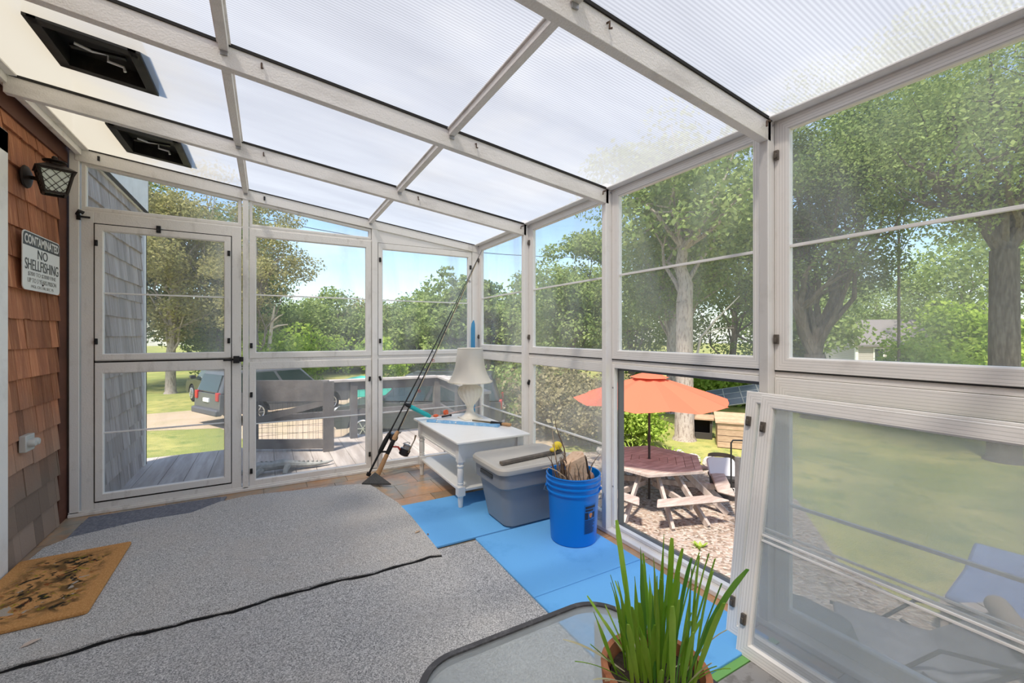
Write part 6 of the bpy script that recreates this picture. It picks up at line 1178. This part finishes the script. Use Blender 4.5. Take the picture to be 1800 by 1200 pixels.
# ---- far house
t = thing('cottage', 'small grey clapboard cottage with a white-trimmed gable beyond the trees', 'house', (43.3, 18.5, G), R(48))
clap = ribbed('clapboard', mat('clapboard_base', (0.50, 0.46, 0.43), 0.8), 'Z', 0.16, 1.0); rfm = mat('grey_shingle_roof', (0.22, 0.20, 0.20), 0.9)
m_ = MB(); m_.prism([(-2.6, 0), (2.6, 0), (2.6, 2.3), (0, 4.1), (-2.6, 2.3)], 1, -9, 0); m_.build('wall', clap, t, world=False, smooth=False)
m_ = MB(); m_.add([(-2.9, -9.2, 2.05), (-2.9, 0.3, 2.05), (0, 0.3, 4.15), (0, -9.2, 4.15), (-2.9, -9.2, 2.2), (-2.9, 0.3, 2.2), (0, 0.3, 4.3), (0, -9.2, 4.3)], [(0,3,2,1),(4,5,6,7),(0,1,5,4),(1,2,6,5),(2,3,7,6),(3,0,4,7)]); m_.add([(2.9, -9.2, 2.05), (2.9, 0.3, 2.05), (0, 0.3, 4.15), (0, -9.2, 4.15), (2.9, -9.2, 2.2), (2.9, 0.3, 2.2), (0, 0.3, 4.3), (0, -9.2, 4.3)], [(0,3,2,1),(4,5,6,7),(0,1,5,4),(1,2,6,5),(2,3,7,6),(3,0,4,7)]); m_.build('roof', rfm, t, world=False, smooth=False)
m_ = MB(); m_.box((-2.66, -0.15, 0), (-2.5, 0.05, 2.2)); m_.bar((-2.9, 0.32, 2.1), (0, 0.32, 4.2), 0.06, 0.25); m_.bar((2.9, 0.32, 2.1), (0, 0.32, 4.2), 0.06, 0.25); m_.build('trim', wp, t, world=False, smooth=False)
for y in (-1.6, -3.4, -5.6, -7.6):
    m_ = MB(); m_.box((-2.64, y - 0.38, 0.8), (-2.6, y + 0.38, 1.95)); w_ = m_.build('window', wp, t, world=False); m_ = MB(); m_.box((-2.66, y - 0.28, 0.9), (-2.635, y + 0.28, 1.85)); m_.build('glass', mat('car_glass', (0, 0, 0)), w_, world=False)

# ---- overhead wire
m_ = MB(); pts = []
for k in range(13): f = k / 12; pts.append((-6 + 34 * f, 30 - 8 * f, 8.9 - 1.6 * f - 1.4 * math.sin(PI * f)))
m_.tube(pts, 0.022, 5); tag(recentre(m_.build('power_line', black), pts[0]), 'black power line crossing the sky beyond the end wall', 'power line')

# ================================================================== TREES
def leaf_mat(nm, c, c2, isl=0.3):
    m = bpy.data.materials.new(nm); m.use_nodes = True; t = m.node_tree; t.nodes.clear(); l = t.links.new; o_ = N(t, 'ShaderNodeOutputMaterial')
    g = N(t, 'ShaderNodeNewGeometry'); r = N(t, 'ShaderNodeValToRGB'); r.color_ramp.elements[0].color = (*c, 1); r.color_ramp.elements[1].color = (*c2, 1); l(g.outputs['Random Per Island'], r.inputs[0])
    df = N(t, 'ShaderNodeBsdfDiffuse'); tl = N(t, 'ShaderNodeBsdfTranslucent'); l(r.outputs[0], df.inputs[0]); l(r.outputs[0], tl.inputs[0]); x = N(t, 'ShaderNodeMixShader'); x.inputs[0].default_value = 0.45
    l(df.outputs[0], x.inputs[1]); l(tl.outputs[0], x.inputs[2]); l(x.outputs[0], o_.inputs[0]); return m
lf_dark = leaf_mat('leaf_deep', (0.10, 0.17, 0.05), (0.26, 0.34, 0.11)); lf_mid = leaf_mat('leaf_mid', (0.20, 0.29, 0.09), (0.40, 0.48, 0.18)); lf_bright = leaf_mat('leaf_bright', (0.28, 0.42, 0.06), (0.50, 0.62, 0.14)); lf_olive = leaf_mat('leaf_olive', (0.24, 0.24, 0.10), (0.48, 0.44, 0.20)); lf_brush = leaf_mat('leaf_brush', (0.22, 0.20, 0.10), (0.52, 0.46, 0.28))
bark_d = mat('tree_bark', (0.16, 0.13, 0.11), 0.95, noise=(6, (0.28, 0.24, 0.21), 0.4, 0.65, (3, 3, 0.6)), bump=(14, 0.8)); bark_k = mat('dark_bark', (0.085, 0.07, 0.06), 0.95, noise=(6, (0.17, 0.145, 0.125), 0.4, 0.65, (3, 3, 0.6)), bump=(14, 0.8)); bark_p = mat('pale_bark', (0.42, 0.36, 0.31), 0.95, noise=(7, (0.24, 0.19, 0.16), 0.48, 0.62, (3, 3, 0.8)), bump=(16, 1.0))
def leaves_mesh(nm, centers, radii, n, size, m, rng, flat=0.6):
    c = rng.integers(0, len(centers), n); d = rng.normal(size=(n, 3)); d /= np.linalg.norm(d, axis=1)[:, None] + 1e-9
    rr = radii[c] * (0.35 + 0.75 * rng.random(n) ** 0.6); d[:, 2] *= flat; P = centers[c] + d * rr[:, None]
    u = rng.normal(size=(n, 3)); u /= np.linalg.norm(u, axis=1)[:, None]; nrm = rng.normal(size=(n, 3)) * 0.8 + d * 0.5 + np.array([0, 0, 0.7]); v = np.cross(nrm, u); v /= np.linalg.norm(v, axis=1)[:, None] + 1e-9; u = np.cross(v, nrm); u /= np.linalg.norm(u, axis=1)[:, None] + 1e-9
    s = size * (0.6 + 0.8 * rng.random(n))[:, None]
    V = np.stack([P - u * s * 0.5, P - v * s * 0.32 + u * s * 0.05, P + u * s * 0.5, P + v * s * 0.32 + u * s * 0.05], 1).reshape(-1, 3)
    me = bpy.data.meshes.new(nm); me.vertices.add(4 * n); me.vertices.foreach_set('co', V.astype(np.float32).ravel()); me.loops.add(4 * n); me.loops.foreach_set('vertex_index', np.arange(4 * n, dtype=np.int32)); me.polygons.add(n); me.polygons.foreach_set('loop_start', np.arange(0, 4 * n, 4, dtype=np.int32)); me.update(); me.validate()
    me.materials.append(m); return me
def tree(label, x, y, h, rad, m, n, size, trunk=0.2, seed=0, base=0.25, bark=None, lean=(0, 0), cat='tree', clumps=60, fork=False, name='tree', nlimb=12, csize=0.28, z1=None):
    rng = np.random.default_rng(seed); random.seed(seed); bark = bark or bark_d
    t = thing(name, label, cat, (x, y, G)); zc0 = h * base; H = (h - zc0) / 2; cz = zc0 + H
    d = rng.normal(size=(clumps, 3)); d /= np.linalg.norm(d, axis=1)[:, None]; r = rng.random(clumps) ** 0.45
    cen = d * r[:, None] * np.array([rad, rad, H]) * 0.85; cen[:, 2] += cz; cen[:, 0] += lean[0] * cen[:, 2] / h; cen[:, 1] += lean[1] * cen[:, 2] / h
    rd = rad * csize * (0.7 + 0.6 * rng.random(clumps))
    fo = bpy.data.objects.new('foliage', leaves_mesh('foliage', cen, rd, n, size, m, rng)); C.objects.link(fo); fo.parent = t
    if trunk:
        q = MB(); stems = []
        top = Vector((lean[0] * 0.7, lean[1] * 0.7, h * 0.72)); z1 = z1 or max(0.9, zc0 * 0.85)
        def stem(a, b, r0, r1, n_=6, wob=0.05):
            pts = []
            for i in range(n_ + 1): f = i / n_; p = Vector(a).lerp(Vector(b), f); w_ = wob * math.sin(PI * f) * (Vector(b) - Vector(a)).length; pts.append(p + Vector((random.uniform(-1, 1) * w_, random.uniform(-1, 1) * w_, 0)))
            q.tube(pts, [r0 + (r1 - r0) * (i / n_) for i in range(n_ + 1)], 10 if r0 > 0.12 else 6); return pts
        mid = Vector((lean[0] * z1 / h, lean[1] * z1 / h, z1))
        q.tube([(0, 0, -0.05), (0, 0, 0.12), tuple(mid * 0.4), tuple(mid)], [trunk * 1.5, trunk * 1.12, trunk, trunk * 0.92], 14)
        if fork:
            for sgn in (-1, 1): e = Vector((mid.x + sgn * rad * 0.45 * 0.7, mid.y - sgn * rad * 0.30, h * 0.62)); stems.append(stem(mid, e, trunk * 0.7, trunk * 0.2))
        else: stems.append(stem(mid, top, trunk * 0.9, trunk * 0.2))
        for k in range(nlimb):
            s_ = random.choice(stems); a = s_[random.randint(0, 4)]; c_ = Vector(cen[rng.integers(0, clumps)]); pts = stem(a, c_, trunk * 0.32, trunk * 0.05, 5, 0.08)
            for j in range(2): b2 = pts[random.randint(2, 4)]; c3 = Vector(cen[rng.integers(0, clumps)]); e = b2 + (c3 - b2) * min(1, rad * 0.7 / max(0.1, (c3 - b2).length)); stem(b2, e, trunk * 0.12, trunk * 0.02, 4, 0.08)
        q.build('trunk', bark, t, world=False)
    return t
def at(u, Z): a = (u - 900) / 756.0; th = R(29.63); return (math.sin(th) * Z + math.cos(th) * a * Z, math.cos(th) * Z - math.sin(th) * a * Z)
def tr(label, u, Z, vtop, *a, **k): x, y = at(u, Z); return tree(label, x, y, (588.5 - vtop) * Z / 756 + 1.22 - G, *a, **k)
tr('tall pale-barked tree filling the door panes on the left', 300, 22, 250, 4.6, lf_olive, 34000, 0.15, trunk=0.22, seed=1, base=0.18, nlimb=20, bark=bark_p)
tr('dark leafy tree behind the leftmost door pane', 215, 24, 230, 4.4, lf_dark, 18000, 0.20, trunk=0.25, seed=2, base=0.12)
tr('dense green tree at the right of the door pane', 385, 27, 340, 4.6, lf_dark, 24000, 0.20, trunk=0.25, seed=3, base=0.05)
tr('feathery tree leaning into the sky left in the middle bay', 452, 19, 318, 2.5, lf_olive, 14000, 0.11, trunk=0.12, seed=4, base=0.25, csize=0.22, nlimb=22)
tr('bright green shrub outside the storm door', 388, 28, 548, 2.2, lf_bright, 4500, 0.17, trunk=0, seed=5, base=0.0, cat='shrub', name='shrub')
tr('low bright shrub at the left of the middle bay', 462, 20, 570, 1.6, lf_bright, 4000, 0.17, trunk=0, seed=6, base=0.0, cat='shrub', name='shrub')
tr('light green shrub behind the parked grey SUV', 545, 24, 566, 2.6, lf_bright, 4500, 0.20, trunk=0, seed=7, base=0.0, cat='shrub', name='shrub')
tr('green shrub left of the rods in the right end bay', 678, 24, 580, 1.8, lf_bright, 3000, 0.20, trunk=0, seed=36, base=0.0, cat='shrub', name='shrub')
far = [(500, 36, 520, 4.6, lf_mid, 'rounded tree in the far line left of centre'), (595, 34, 500, 4.6, lf_mid, 'tallest rounded tree in the far line of the middle bay'), (650, 38, 522, 4.2, lf_olive, 'reddish olive tree in the far line behind the second post'), (705, 38, 516, 4.0, lf_mid, 'tree in the far line at the left of the corner window'), (752, 34, 500, 3.4, lf_mid, 'tree in the far line behind the rod tips'), (800, 27, 468, 2.9, lf_mid, 'peaked tree rising above the far line near the corner'), (560, 42, 530, 5, lf_dark, 'dark low tree at the back of the far line'), (860, 30, 480, 2.6, lf_dark, 'tree just right of the far corner post'), (905, 36, 512, 4.2, lf_mid, 'tree at the right of the narrow corner window'), (425, 40, 500, 6, lf_dark, 'dark tree behind the first end-wall post'), (730, 44, 520, 6, lf_dark, 'darkest tree deep behind the corner window'), (840, 42, 520, 6, lf_dark, 'dark tree deep behind the corner post')]
for i, (u, Z, v, rad, m, lb) in enumerate(far): tr(lb, u, Z, v, rad, m, 13000, 0.25, trunk=0.18, seed=20 + i, base=0.02, clumps=80, csize=0.25)
x, y = at(803, 27); tr('slim sprig-topped tree above the far line near the corner', 788, 29, 445, 1.0, lf_mid, 1600, 0.2, trunk=0.1, seed=41, base=0.3)
tr('leafy tree filling the second right-wall window', 1010, 19, 375, 2.9, lf_mid, 24000, 0.14, trunk=0.16, seed=8, base=0.08)
tr('darker tree behind the second right-wall window', 960, 26, 455, 3.6, lf_mid, 8000, 0.25, trunk=0.2, seed=9, base=0.03)
tr('pale-trunked tree in the middle of the third right-wall window', 1180, 16.5, 235, 4.2, lf_mid, 36000, 0.11, trunk=0.18, seed=10, base=0.30, bark=bark_p, nlimb=22)
tr('dense tree low behind the pale-trunked one', 1110, 24, 420, 4.2, lf_mid, 18000, 0.17, trunk=0.2, seed=12, base=0.02)
tr('green tree at the right of the third right-wall window', 1290, 21, 330, 4.2, lf_mid, 24000, 0.14, trunk=0.2, seed=13, base=0.02)
tr('dark forked tree behind the cottage corner', 1432, 15.5, 170, 3.6, lf_dark, 42000, 0.11, trunk=0.34, seed=14, base=0.30, fork=True, nlimb=26, bark=bark_k, z1=2.3)
tr('huge thick-trunked tree at the right edge of the view', 1765, 10.2, -60, 4.0, lf_mid, 46000, 0.085, trunk=0.27, seed=15, base=0.40, nlimb=30, fork=True, bark=bark_k, z1=5.0)
tr('high leafy tree above the cottage', 1580, 15, 60, 4.6, lf_mid, 42000, 0.10, trunk=0.045, seed=16, base=0.50, nlimb=16)
tr('yellow-green bushy tree right of the cottage', 1680, 19, 520, 3.0, lf_bright, 7000, 0.2, trunk=0, seed=17, base=0.0)
tr('green tree far behind the cottage', 1540, 56, 480, 7.0, lf_mid, 13000, 0.30, trunk=0.3, seed=18, base=0.0)
tr('tree beyond the right edge of the cottage', 1690, 36, 400, 6.5, lf_mid, 14000, 0.26, trunk=0.3, seed=19, base=0.0)
tr('bushy tree behind the forked trunk', 1400, 30, 440, 4.5, lf_mid, 8000, 0.30, trunk=0.2, seed=33, base=0.0)
tr('backdrop tree at the far right of the yard', 1850, 26, 300, 7.5, lf_mid, 9000, 0.32, trunk=0.3, seed=34, base=0.0)
# big pale trunk right of the umbrella: canopy is high
x, y = at(1203, 12.3)
tree('stout pale-barked tree trunk right behind the orange umbrella', x, y, 9.6, 2.6, lf_mid, 9000, 0.15, trunk=0.245, seed=50, base=0.48, bark=bark_p, nlimb=14)
# shrubs by the patio
tr('leafy yellow-green shrub behind the umbrella pole', 1112, 11.3, 682, 1.0, lf_bright, 6500, 0.095, trunk=0, seed=51, base=0.0, cat='shrub', name='shrub', csize=0.35)
tr('wide tangled brush seen through the tote-side window', 1000, 13, 640, 2.2, lf_brush, 9000, 0.13, trunk=0, seed=52, base=0.0, cat='shrub', name='shrub')
tr('tangled brush nearest the post behind the bucket', 1055, 11.5, 672, 1.2, lf_brush, 5500, 0.10, trunk=0, seed=53, base=0.0, cat='shrub', name='shrub')
tr('green bush beyond the solar panels', 1290, 19, 655, 2.0, lf_bright, 5000, 0.16, trunk=0, seed=54, base=0.0, cat='shrub', name='shrub')
tr('brush in the narrow corner window by the deck rail', 900, 15, 640, 2.0, lf_mid, 5000, 0.16, trunk=0, seed=55, base=0.0, cat='shrub', name='shrub')
tr('small low shrub at the foot of the big right-hand tree', 1620, 15, 590, 1.8, lf_bright, 4000, 0.15, trunk=0, seed=56, base=0.0, cat='shrub', name='shrub')
tr('dark shrub left of the forked tree', 1395, 17, 575, 1.7, lf_dark, 4000, 0.17, trunk=0, seed=57, base=0.0, cat='shrub', name='shrub')
# low clumps of day lilies by the rocks
def clump(label, x, y, n, ln, m, seed):
    random.seed(seed); q = MB()
    for k in range(n):
        a = random.uniform(0, 2 * PI); l_ = ln * random.uniform(0.6, 1.1); r0 = random.uniform(0, 0.08); w_ = 0.022; sd = Vector((-math.sin(a), math.cos(a), 0)); pts = []
        for i in range(5): f = i / 4; rr = r0 + l_ * 0.6 * f ** 1.5; pts.append((Vector((x + rr * math.cos(a), y + rr * math.sin(a), G + l_ * (f * 1.1 - 0.45 * f * f))), w_ * (1 - 0.8 * f)))
        o0 = len(q.v)
        for p, w2 in pts: q.v += [tuple(p - sd * w2), tuple(p + Vector((0, 0, -0.006))), tuple(p + sd * w2)]
        for i in range(4): b0 = o0 + 3 * i; q.f += [(b0, b0 + 1, b0 + 4, b0 + 3), (b0 + 1, b0 + 2, b0 + 5, b0 + 4)]
    tag(recentre(q.build('lily_clump', m), (x, y, G)), label, 'plant')
clump('spiky green clump at the back edge of the picnic table', 7.45, 7.35, 40, 0.6, lf_bright, 1)
clump('spiky green clump between the rocks and the trunk', 8.3, 7.0, 34, 0.45, lf_bright, 2)
clump('small pale green clump behind the table corner', 8.3, 6.45, 28, 0.35, lf_bright, 3)
clump('tiny weed clump in the gravel before the right bench', 5.25, 3.95, 24, 0.12, lf_bright, 4)
clump('tiny weed clump nearest the sill in the gravel', 4.3, 2.65, 20, 0.14, lf_bright, 5)
# pale dead snag and fallen limb
t = thing('dead_branch', 'bare pale dead snag rising among the shrubs in the middle bay', 'branch', (*at(478, 19.5), G)); x, y = at(478, 19.5); m_ = MB()
def W(u, v, Z): p = at(u, Z); return (p[0], p[1], 1.22 + (588.5 - v) * Z / 756)
m_.tube([W(470, 640, 19.5), W(476, 585, 19.5), W(479, 560, 19.4), W(483, 538, 19.3)], [0.10, 0.075, 0.06, 0.03], 8); m_.tube([W(476, 578, 19.5), W(490, 572, 19.3), W(506, 570, 19.2)], [0.055, 0.04, 0.02], 6); m_.tube([W(478, 566, 19.4), W(490, 556, 19.2), W(498, 552, 19.2)], [0.04, 0.03, 0.015], 6); m_.build('limb', mat('bleached_wood', (0.62, 0.54, 0.45), 0.9), t)
t = thing('fallen_limb', 'long pale bare limb slanting in the third right-wall window', 'branch', W(1232, 592, 13.0)); m_ = MB()
m_.tube([W(1222, 640, 13.2), W(1232, 592, 13.0), W(1258, 562, 13), W(1275, 545, 13), W(1300, 520, 13)], [0.04, 0.035, 0.03, 0.022, 0.012], 7); m_.tube([W(1236, 588, 13.0), W(1262, 577, 13), W(1290, 576, 13)], [0.025, 0.018, 0.008], 6); m_.build('limb', mat('bleached_wood', (0, 0, 0)), t)
